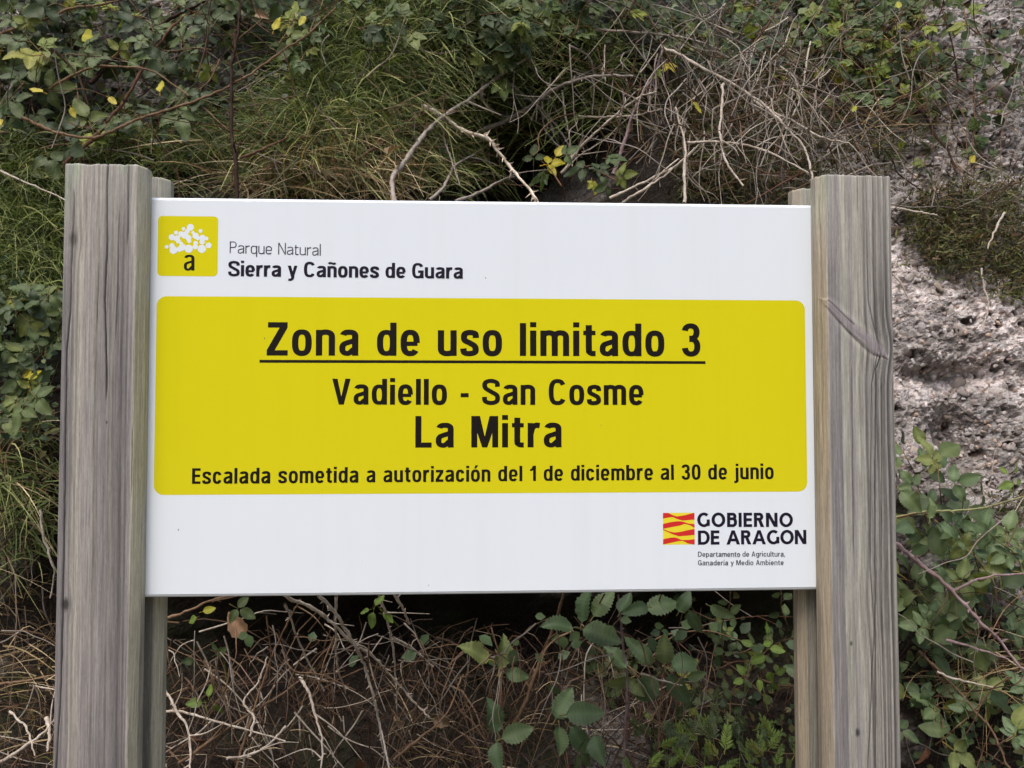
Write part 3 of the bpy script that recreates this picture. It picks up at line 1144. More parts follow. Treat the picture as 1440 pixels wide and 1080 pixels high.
    if ch in 'óí':
        c = W / 2
        g.poly((c - s * 0.35, 0.85), (c + s * 0.15, 0.85), (c + s * 0.95, 1.06), (c + s * 0.05, 1.06))
    return g.P, W


BOLD = dict(s=0.190, h=0.162, xh=0.775, wf=1.03, e=2.7)
BOLDW = dict(s=0.208, h=0.170, xh=0.74, wf=1.10, e=2.7)
THIN = dict(s=0.088, h=0.085, xh=0.68, wf=0.95, e=2.9, asc=1.0)
CAPS = dict(s=0.225, h=0.195, xh=0.7, wf=1.0, e=2.0, cw=1)
SMALL = dict(s=0.165, h=0.14, xh=0.70, wf=1.08, e=2.1, asc=1.04)


def text(name, s, st, a, b, cap_px, mat, y=-0.00022, space=0.30, label=None):
    """a, b: places in the photograph of the start and the end of the baseline; letter spacing is fitted"""
    ax, az = PP(*a)
    bx, bz = PP(*b)
    _, t1 = PP(a[0], a[1] - cap_px)
    cap = t1 - az
    adv = []
    for ch in s:
        P, W = glyph(ch, st)
        adv.append((P, W if ch != ' ' else space))
    tot = sum(w for _, w in adv)
    L = (bx - ax) / cap
    ng = len(s) - 1
    tr = (L - tot) / ng
    words, polys = [], []
    x = 0
    for ch, (P, W) in zip(s, adv):
        if ch == ' ' and polys:
            words.append(polys)
            polys = []
        for p in P:
            polys.append([(ax + (x + q[0]) * cap, az + (bz - az) * (x / L) + q[1] * cap) for q in p])
        x += W + tr
    words.append(polys)
    return [flat(name, w_, mat, y, label=label) for w_ in words]


ox0, oz1 = PP(220, 416)
yel = flat('yellow_field', [rrect(-0.4890, -0.1460, 0.4873, 0.1466, 0.0145, 9)], M_YEL, -0.0001, label='yellow rounded rectangle printed on the white panel')
text('title_word', 'Zona de uso limitado 3', BOLD, (375, 500), (985, 501), 47, M_INK)
u0, u1 = PP(365, 506), PP(992, 512)
flat('underline', [[(u0[0], u1[1] + 0.0002), (u1[0], u1[1] + 0.0002), (u1[0], u0[1]), (u0[0], u0[1])]], M_INK, -0.0002)
text('place_word', 'Vadiello - San Cosme', BOLD, (467, 569), (905, 569.5), 36.5, M_INK)
text('place_word', 'La Mitra', BOLD, (584, 629.5), (790, 629), 44.5, M_INK)
text('notice_word', 'Escalada sometida a autorización del 1 de diciembre al 30 de junio', BOLD, (270, 680.5), (1088, 673.5), 22, M_INK, space=0.28)
text('park_type_word', 'Parque Natural', THIN, (323, 356), (451, 359.5), 16.5, M_GREY, space=0.34)
text('park_name_word', 'Sierra y Cañones de Guara', BOLDW, (321, 388.5), (651, 392), 21.5, M_NAVY, space=0.26)
text('government_word', 'GOBIERNO', CAPS, (980.5, 741), (1115, 741), 20, M_NAVY)
text('government_word', 'DE ARAGON', CAPS, (981.5, 766), (1134, 765), 20, M_NAVY, space=0.36)
text('department_word', 'Departamento de Agricultura,', SMALL, (981.5, 783), (1104, 782.5), 7.3, M_GREY, space=0.26)
text('department_word', 'Ganadería y Medio Ambiente', SMALL, (981.5, 795), (1102, 794.5), 7.3, M_GREY, space=0.26)

for (qx, qy, qr) in ((683, 391, 0.9), (251, 745, 1.0), (372, 476, 1.0), (603, 823, 0.7), (845, 598, 0.6)):
    x, z = PP(qx, qy)
    flat('scuff_mark', [[(x + qr * 0.0009 * math.cos(k) * (1 + 0.4 * math.sin(3 * k)), z + qr * 0.0012 * math.sin(k)) for k in np.linspace(0, 2 * math.pi, 9)[:-1]]], plain('scuff', (0.16, 0.13, 0.10), 0.8), -0.0003)

# park emblem: yellow square, white tree of bubbles, small black letter a
ex0, ez0 = PP(221, 388)
ex1, ez1 = PP(307, 304.5)
emb = flat('park_emblem', [rrect(ex0, ez0, ex1, ez1, 0.0065)], M_YEL2 if False else M_YEL, -0.0001, label='small yellow square emblem with white bubble tree')


def emp(cx, cy):
    return PP(210 + cx / 9.817, 290 + cy / 9.817)


bub = [(568, 292, 50), (472, 312, 26), (708, 342, 28), (370, 365, 30), (312, 428, 46), (440, 385, 42), (385, 440, 40), (490, 400, 52), (540, 440, 42),
       (603, 365, 24), (640, 410, 46), (735, 440, 48), (790, 447, 27), (730, 495, 38), (820, 542, 42), (640, 510, 33), (725, 590, 60), (635, 560, 38),
       (545, 588, 60), (550, 480, 32), (455, 565, 52), (400, 480, 36), (440, 515, 26), (335, 605, 58), (312, 545, 38), (240, 560, 27), (415, 595, 38), (525, 345, 34), (670, 440, 30), (360, 455, 26)]
pol = []
for cx, cy, r in bub:
    x, z = emp(cx, cy)
    rr_ = r / 9.817 * 1.068e-3 * 0.93
    pol.append([(x + rr_ * math.cos(k * math.pi / 8), z + rr_ * math.sin(k * math.pi / 8)) for k in range(16)])
flat('bubble_tree', pol, M_WINK, -0.0002)
stA = dict(s=0.205, h=0.155, xh=1.0, wf=1.24, e=2.3)
P_, W_ = glyph('a', stA)
xA, zA = emp(475, 888)
xB, zB = emp(628, 672)
flat('letter_mark', [[(xA + q[0] * (xB - xA) / W_, zA + q[1] * (zB - zA)) for q in p] for p in P_], M_INK, -0.0002)

# regional flag square: yellow with four waving red bars
fx0, fz0 = PP(932.5, 766)
fx1, fz1 = PP(976.5, 721)
flag = flat('flag_emblem', [[(fx0, fz0), (fx1, fz0), (fx1, fz1), (fx0, fz1)]], M_YEL2, -0.0001, label='small square emblem of waving red and yellow stripes')
bars = [([(0, 0), (0.17, 0.0), (0.30, 0.07), (0.45, 0.115), (0.7, 0.075), (1, 0.0)], [(0, 0.18), (0.18, 0.145), (0.30, 0.125), (0.45, 0.19), (0.62, 0.245), (1, 0.215)]),
        ([(0, 0.345), (0.25, 0.29), (0.45, 0.265), (0.6, 0.27), (0.8, 0.34), (1, 0.36)], [(0, 0.50), (0.3, 0.44), (0.55, 0.40), (0.68, 0.345), (0.85, 0.39), (1, 0.47)]),
        ([(0, 0.50), (0.15, 0.57), (0.35, 0.62), (0.55, 0.60), (0.8, 0.545), (1, 0.51)], [(0, 0.535), (0.15, 0.60), (0.32, 0.68), (0.5, 0.735), (0.75, 0.72), (1, 0.695)]),
        ([(0, 0.83), (0.2, 0.785), (0.38, 0.77), (0.6, 0.86), (0.8, 0.855), (1, 0.835)], [(0, 0.985), (0.25, 0.94), (0.5, 0.885), (0.62, 0.88), (0.8, 0.97), (1, 1.0)])]
pol = []
for up_, lo_ in bars:
    t = np.linspace(0, 1, 19)
    a = np.interp(t, [p[0] for p in up_], [p[1] for p in up_])
    b = np.interp(t, [p[0] for p in lo_], [p[1] for p in lo_])
    for i in range(18):
        pol.append([(fx0 + t[i] * (fx1 - fx0), fz1 - a[i] * (fz1 - fz0)), (fx0 + t[i + 1] * (fx1 - fx0), fz1 - a[i + 1] * (fz1 - fz0)),
                    (fx0 + t[i + 1] * (fx1 - fx0), fz1 - b[i + 1] * (fz1 - fz0)), (fx0 + t[i] * (fx1 - fx0), fz1 - b[i] * (fz1 - fz0))])
flat('red_bars', pol, M_RED, -0.0002)


# ------------------------------------------------------------------ plants: geometry
def spline3(P, n=6):
    P = np.asarray(P, float)
    c = np.concatenate([[2 * P[0] - P[1]], P, [2 * P[-1] - P[-2]]])
    out = []
    for i in range(1, len(c) - 2):
        t = np.linspace(0, 1, n, endpoint=False)[:, None]
        p0, p1, p2, p3 = c[i - 1], c[i], c[i + 1], c[i + 2]
        out.append(0.5 * ((2 * p1) + (-p0 + p2) * t + (2 * p0 - 5 * p1 + 4 * p2 - p3) * t * t + (-p0 + 3 * p1 - 3 * p2 + p3) * t ** 3))
    out.append(P[-1:])
    return np.concatenate(out)


class MB:
    """collects tubes, thorns and blades with colours into one mesh"""
    def __init__(s):
        s.V, s.Q, s.C, s.n = [], [], [], 0

    def add(s, V, Q, C):
        s.V.append(V)
        s.Q.append(Q + s.n)
        s.C.append(np.broadcast_to(C, V.shape))
        s.n += len(V)

    def tube(s, P, r0, r1, col, sides=5, rough=0.0):
        P = np.asarray(P, float)
        n = len(P)
        t = np.gradient(P, axis=0)
        t /= np.linalg.norm(t, axis=1)[:, None] + 1e-9
        ref = np.array([0.3, -0.9, 0.31])
        a = np.cross(t, ref)
        a /= np.linalg.norm(a, axis=1)[:, None] + 1e-9
        b = np.cross(t, a)
        R = np.linspace(r0, r1, n)
        if rough:
            R = R * (1 + rough * (rng.random(n) - 0.5))
        ang = np.arange(sides) * 2 * math.pi / sides
        V = P[:, None] + R[:, None, None] * (np.cos(ang)[None, :, None] * a[:, None] + np.sin(ang)[None, :, None] * b[:, None])
        idx = np.arange(n * sides).reshape(n, sides)
        j = np.roll(idx, -1, 1)
        Q = np.stack([idx[:-1], idx[1:], j[1:], j[:-1]], -1).reshape(-1, 4)
        s.add(V.reshape(-1, 3), Q, np.asarray(col))

    def thorn(s, p, d, r, L, col):
        d = d / (np.linalg.norm(d) + 1e-9)
        a = np.cross(d, [0.2, 0.5, 0.8])
        a /= np.linalg.norm(a) + 1e-9
        b = np.cross(d, a)
        V = np.array([p + a * r, p + b * r * 0.5, p - a * r, p + d * L])
        Q = np.array([[0, 1, 3, 3], [1, 2, 3, 3]])
        # degenerate quads avoided: use a thin pyramid of two quads
        V = np.array([p + a * r, p - a * r, p + d * L - a * r * 0.1, p + d * L + a * r * 0.1, p + b * r, p - b * r, p + d * L - b * r * 0.1, p + d * L + b * r * 0.1])
        Q = np.array([[0, 1, 2, 3], [4, 5, 6, 7]])
        s.add(V, Q, np.asarray(col))

    def mesh(s, name, mat):
        return mesh_np(name, np.concatenate(s.V), np.concatenate(s.Q), mat, True, np.concatenate(s.C))


def leaflet(L, Wd, n, fold, droop, serr, lobes=None, seed=0, o=(0, 0), ang=0, shade=1.0):
    """leaf blade: rows across the midrib; returns V,Q,C in leaf space (x right, y along, z up)"""
    r = np.random.default_rng(seed)
    t = np.linspace(0, 1, n)
    wv = np.sin(np.pi * t ** 0.78) ** 0.78 * (1 - 0.12 * t)
    wv[0], wv[-1] = 0.04, 0.02
    if lobes:
        wv = wv * (0.62 + 0.55 * np.abs(np.cos(t * math.pi * lobes)) ** 0.8)
    else:
        wv = wv * (1 + serr * np.where(np.arange(n) % 2 == 0, 1, -1))
    V, C = [], []
    wob = r.uniform(-0.03, 0.03)
    for i in range(n):
        y = t[i] * L
        z = -droop * L * t[i] ** 2 + 0.04 * L * math.sin(t[i] * 7 + seed) + (0.012 * L if i % 2 else 0)
        sh = wv[i] * Wd / 2
        back = -0.25 * serr * L / n * 3
        for k, u in enumerate((-1, -0.5, 0, 0.5, 1)):
            zz = z + abs(u) * sh * fold + 0.03 * L * r.uniform(-1, 1) * (abs(u) == 1)
            V.append((u * sh + wob * L * math.sin(t[i] * 3), y + (0.02 * L if abs(u) == 1 else 0), zz))
            vein = 1.32 if k == 2 else (0.92 if i % 2 else 1.06)
            C.append([shade * vein] * 3)
    V = np.array(V)
    ca, sa = math.cos(ang), math.sin(ang)
    x, y = V[:, 0].copy(), V[:, 1].copy()
    V[:, 0] = x * ca + y * sa + o[0]
    V[:, 1] = -x * sa + y * ca + o[1]
    idx = np.arange(n * 5).reshape(n, 5)
    Q = np.stack([idx[:-1, :-1], idx[:-1, 1:], idx[1:, 1:], idx[1:, :-1]], -1).reshape(-1, 4)
    return V, Q, np.array(C)


def leaf_mesh(kind, seed, mat):
    r = np.random.default_rng(seed)
    mb = MB()

    def put(*a, **k):
        V, Q, C = leaflet(*a, **k)
        mb.add(V, Q, C)
    stem = np.array([1.5, 1.0, 0.8])
    if kind == 'bramble3' or kind == 'bramble5':
        c = 0.36
        mb.tube(spline3([(0, 0, 0), (0.01, c * 0.5, 0.03), (0, c, 0)], 3), 0.014, 0.011, stem, 4)
        put(0.62, 0.40, 17, 0.22, 0.16, 0.06, seed=seed, o=(0, c + 0.08), ang=r.uniform(-0.1, 0.1), shade=1.0)
        for sg in (-1, 1):
            put(0.52, 0.33, 17, 0.22, 0.2, 0.06, seed=seed + 3 + sg, o=(sg * 0.03, c - 0.02), ang=sg * r.uniform(1.15, 1.45), shade=r.uniform(0.85, 1.1))
            if kind == 'bramble5':
                put(0.38, 0.24, 13, 0.22, 0.2, 0.06, seed=seed + 8 + sg, o=(sg * 0.02, c - 0.06), ang=sg * r.uniform(2.1, 2.45), shade=r.uniform(0.8, 1.05))
    elif kind == 'single':
        mb.tube(spline3([(0, 0, 0), (0.01, 0.08, 0.02), (0, 0.16, 0)], 3), 0.02, 0.014, stem, 4)
        put(0.84 * r.uniform(0.85, 1.05), r.uniform(0.42, 0.56), 21, r.uniform(0.15, 0.4), r.uniform(0.05, 0.35), 0.085, seed=seed, o=(0, 0.15), shade=r.uniform(0.9, 1.1))
    elif kind == 'vine':
        mb.tube(spline3([(0, 0, 0), (0.03, 0.15, 0.02), (0, 0.3, 0)], 3), 0.014, 0.011, stem, 4)
        for a, L in ((0, 0.72), (0.85, 0.55), (-0.85, 0.55), (1.75, 0.34), (-1.75, 0.34)):
            put(L, L * 0.62, 6, 0.18, 0.2, 0.05, seed=seed + int(a * 10) + 20, o=(0, 0.3), ang=a + r.uniform(-0.1, 0.1), shade=r.uniform(0.9, 1.08))
    elif kind == 'oval':
        mb.tube(spline3([(0, 0, 0), (0, 0.1, 0.01), (0, 0.2, 0)], 2), 0.014, 0.011, stem, 4)
        put(0.8, 0.52, 8, 0.15, 0.15, 0.0, seed=seed, o=(0, 0.2))
    elif kind == 'sprig':
        # a fern-like shoot of narrow leaves
        mb.tube(spline3([(0, 0, 0), (0.03, 0.5, 0.04), (0, 1.0, 0)], 4), 0.018, 0.008, stem, 4)
        for k in range(9):
            y = 0.18 + 0.09 * k
            for sg in (-1, 1):
                put(0.34 * (1 - 0.05 * k), 0.085, 4, 0.1, 0.2, 0.0, seed=seed + k, o=(0.02, y), ang=sg * r.uniform(0.6, 1.0), shade=r.uniform(0.8, 1.2))
        put(0.25, 0.08, 4, 0.1, 0.1, 0.0, seed=seed, o=(0, 0.98))
    elif kind == 'dead':
        put(0.9, 0.6, 8, 0.9, 0.5, 0.08, seed=seed, o=(0, 0))
    return mb.mesh('leaf', mat)


LEAF = {}


def leaf_set(key, kind, mat, n, seed):
    LEAF[key] = [leaf_mesh(kind, seed + 31 * i, mat) for i in range(n)]


leaf_set('dark', 'bramble3', M_LF_DARK, 4, 1)
LEAF['dark'] += [leaf_mesh('bramble5', 400 + i, M_LF_DARK) for i in range(2)]
leaf_set('hero', 'bramble5', M_LF_HERO, 4, 50)
LEAF['hero'] += [leaf_mesh('bramble3', 450 + i, M_LF_HERO) for i in range(2)]
leaf_set('single', 'single', M_LF_HERO, 10, 70)
leaf_set('vine', 'vine', M_LF_VINE, 5, 90)
leaf_set('vinedark', 'vine', M_LF_DARK, 4, 95)
leaf_set('oval', 'oval', M_LF_BRIGHT, 4, 120)
leaf_set('ovaldark', 'oval', M_LF_DARK, 4, 120)
leaf_set('sprig', 'sprig', M_LF_BRIGHT, 4, 150)
leaf_set('sprigdark', 'sprig', M_LF_DARK, 4, 150)
leaf_set('yellow', 'bramble3', M_LF_YEL, 2, 180)
leaf_set('yelloval', 'oval', M_LF_YEL, 3, 190)
leaf_set('dead', 'dead', M_LF_DEAD, 5, 210)


def leaf_matrix(p, ang, size, face=None, jit=0.5):
    """p: foot of the leaf stalk; ang: direction of the leaf in the upright plane (0 = right, 90 = up)"""
    n = np.array([0.0, -1.0, 0.42]) if face is None else np.array(face, float)
    n = n + rng.normal(0, jit, 3) * np.array([1, 0.4, 0.8])
    n /= np.linalg.norm(n)
    a = math.radians(ang)
    d = np.array([math.cos(a), 0.0, math.sin(a)])
    y = d - n * (d @ n)
    y /= np.linalg.norm(y) + 1e-9
    x = np.cross(y, n)
    return Matrix(((x[0] * size, y[0] * size, n[0] * size, p[0]), (x[1] * size, y[1] * size, n[1] * size, p[1]),
                   (x[2] * size, y[2] * size, n[2] * size, p[2]), (0, 0, 0, 1)))


def put_leaf(parent, key, p, ang, size, jit=0.45, name='leaf'):
    me = LEAF[key][rng.integers(len(LEAF[key]))]
    o = bpy.data.objects.new(name, me)
    COL.objects.link(o)
    o.parent = parent
    o.matrix_basis = Matrix.Translation(-Vector(parent.location)) @ leaf_matrix(p, ang, size, None, jit)
    return o


def px2m(P, px):
    return px * float((np.asarray(P) - CL) @ FWD) / F


def path3(pts, off, wob=0.01):
    """places in the photograph (x, y[, off]) to points in front of the bank"""
    out = []
    for q in pts:
        o = q[2] if len(q) > 2 else off
        out.append(hit(np.array(q[0]), np.array(q[1]), o))
    out = np.array(out)
    # keep depth smooth along the cane
    y = out[:, 1]
    if len(y) > 2:
        # refit depth as a straight-ish line plus a little of the ground's shape
        t = np.linspace(0, 1, len(y))
        k = np.polyfit(t, y, 1)
        yn = np.polyval(k, t) * 0.75 + y * 0.25
        yn = np.minimum(yn, y + 0.05)
        for i in range(len(y)):
            d = out[i] - CL
            out[i] = CL + d * ((yn[i] - CL[1]) / d[1])
    return out


GREYC, PALE, BROWN, DARKC, PURP, REDB = lin(146, 138, 131), lin(186, 176, 164), lin(108, 88, 70), lin(54, 40, 34), lin(132, 114, 116), lin(98, 72, 58)


def local(me_pts, loc):
    return me_pts - np.array(loc)


def cane(name, pts, width, col, label, cat, off=0.12, thorns=14, side=0, taper=0.55, group=None):
    P = path3(pts, off)
    S = spline3(P, 7)
    S = S + np.cumsum(rng.normal(0, 0.0007, S.shape), axis=0) + rng.normal(0, 0.0007, S.shape)
    r = px2m(S.mean(0), width) / 2
    loc = tuple(S[0])
    S = S - S[0]
    root = empty(name, loc, label, cat, group)
    mb = MB()
    mb.tube(S, r, r * taper, col, 7, 0.45)
    link('stem', mb.mesh('stem', M_BARK), root)
    if thorns:
        tb = MB()
        for k in range(thorns):
            i = rng.integers(1, len(S) - 1)
            d = rng.normal(0, 1, 3)
            t = S[i] - S[i - 1]
            t /= np.linalg.norm(t) + 1e-9
            d = d - t * (d @ t)
            d = d / np.linalg.norm(d) + t * 0.4
            tb.thorn(S[i], d, r * 0.6, r * rng.uniform(2.2, 4.0), col * 1.15)
        link('thorns', tb.mesh('thorns', M_BARK), root, kind='stuff')
    for k in range(side):
        i = rng.integers(2, len(S) - 2)
        t = S[i] - S[i - 1]
        t /= np.linalg.norm(t) + 1e-9
        d = t * 0.8 + np.array([rng.normal(0, 0.7), rng.normal(0, 0.3), rng.normal(0, 0.7)])
        L = rng.uniform(0.03, 0.10)
        Q = np.array([S[i], S[i] + d * L * 0.5 + rng.normal(0, 0.005, 3), S[i] + d * L + rng.normal(0, 0.01, 3)])
        sb = MB()
        sb.tube(spline3(Q, 4), r * 0.55, r * 0.2, col, 5)
        link('side_twig', sb.mesh('side_twig', M_BARK), root)
    return root


# ------------------------------------------------------------------ single canes and branches seen in the photograph
def C3(l):
    return l


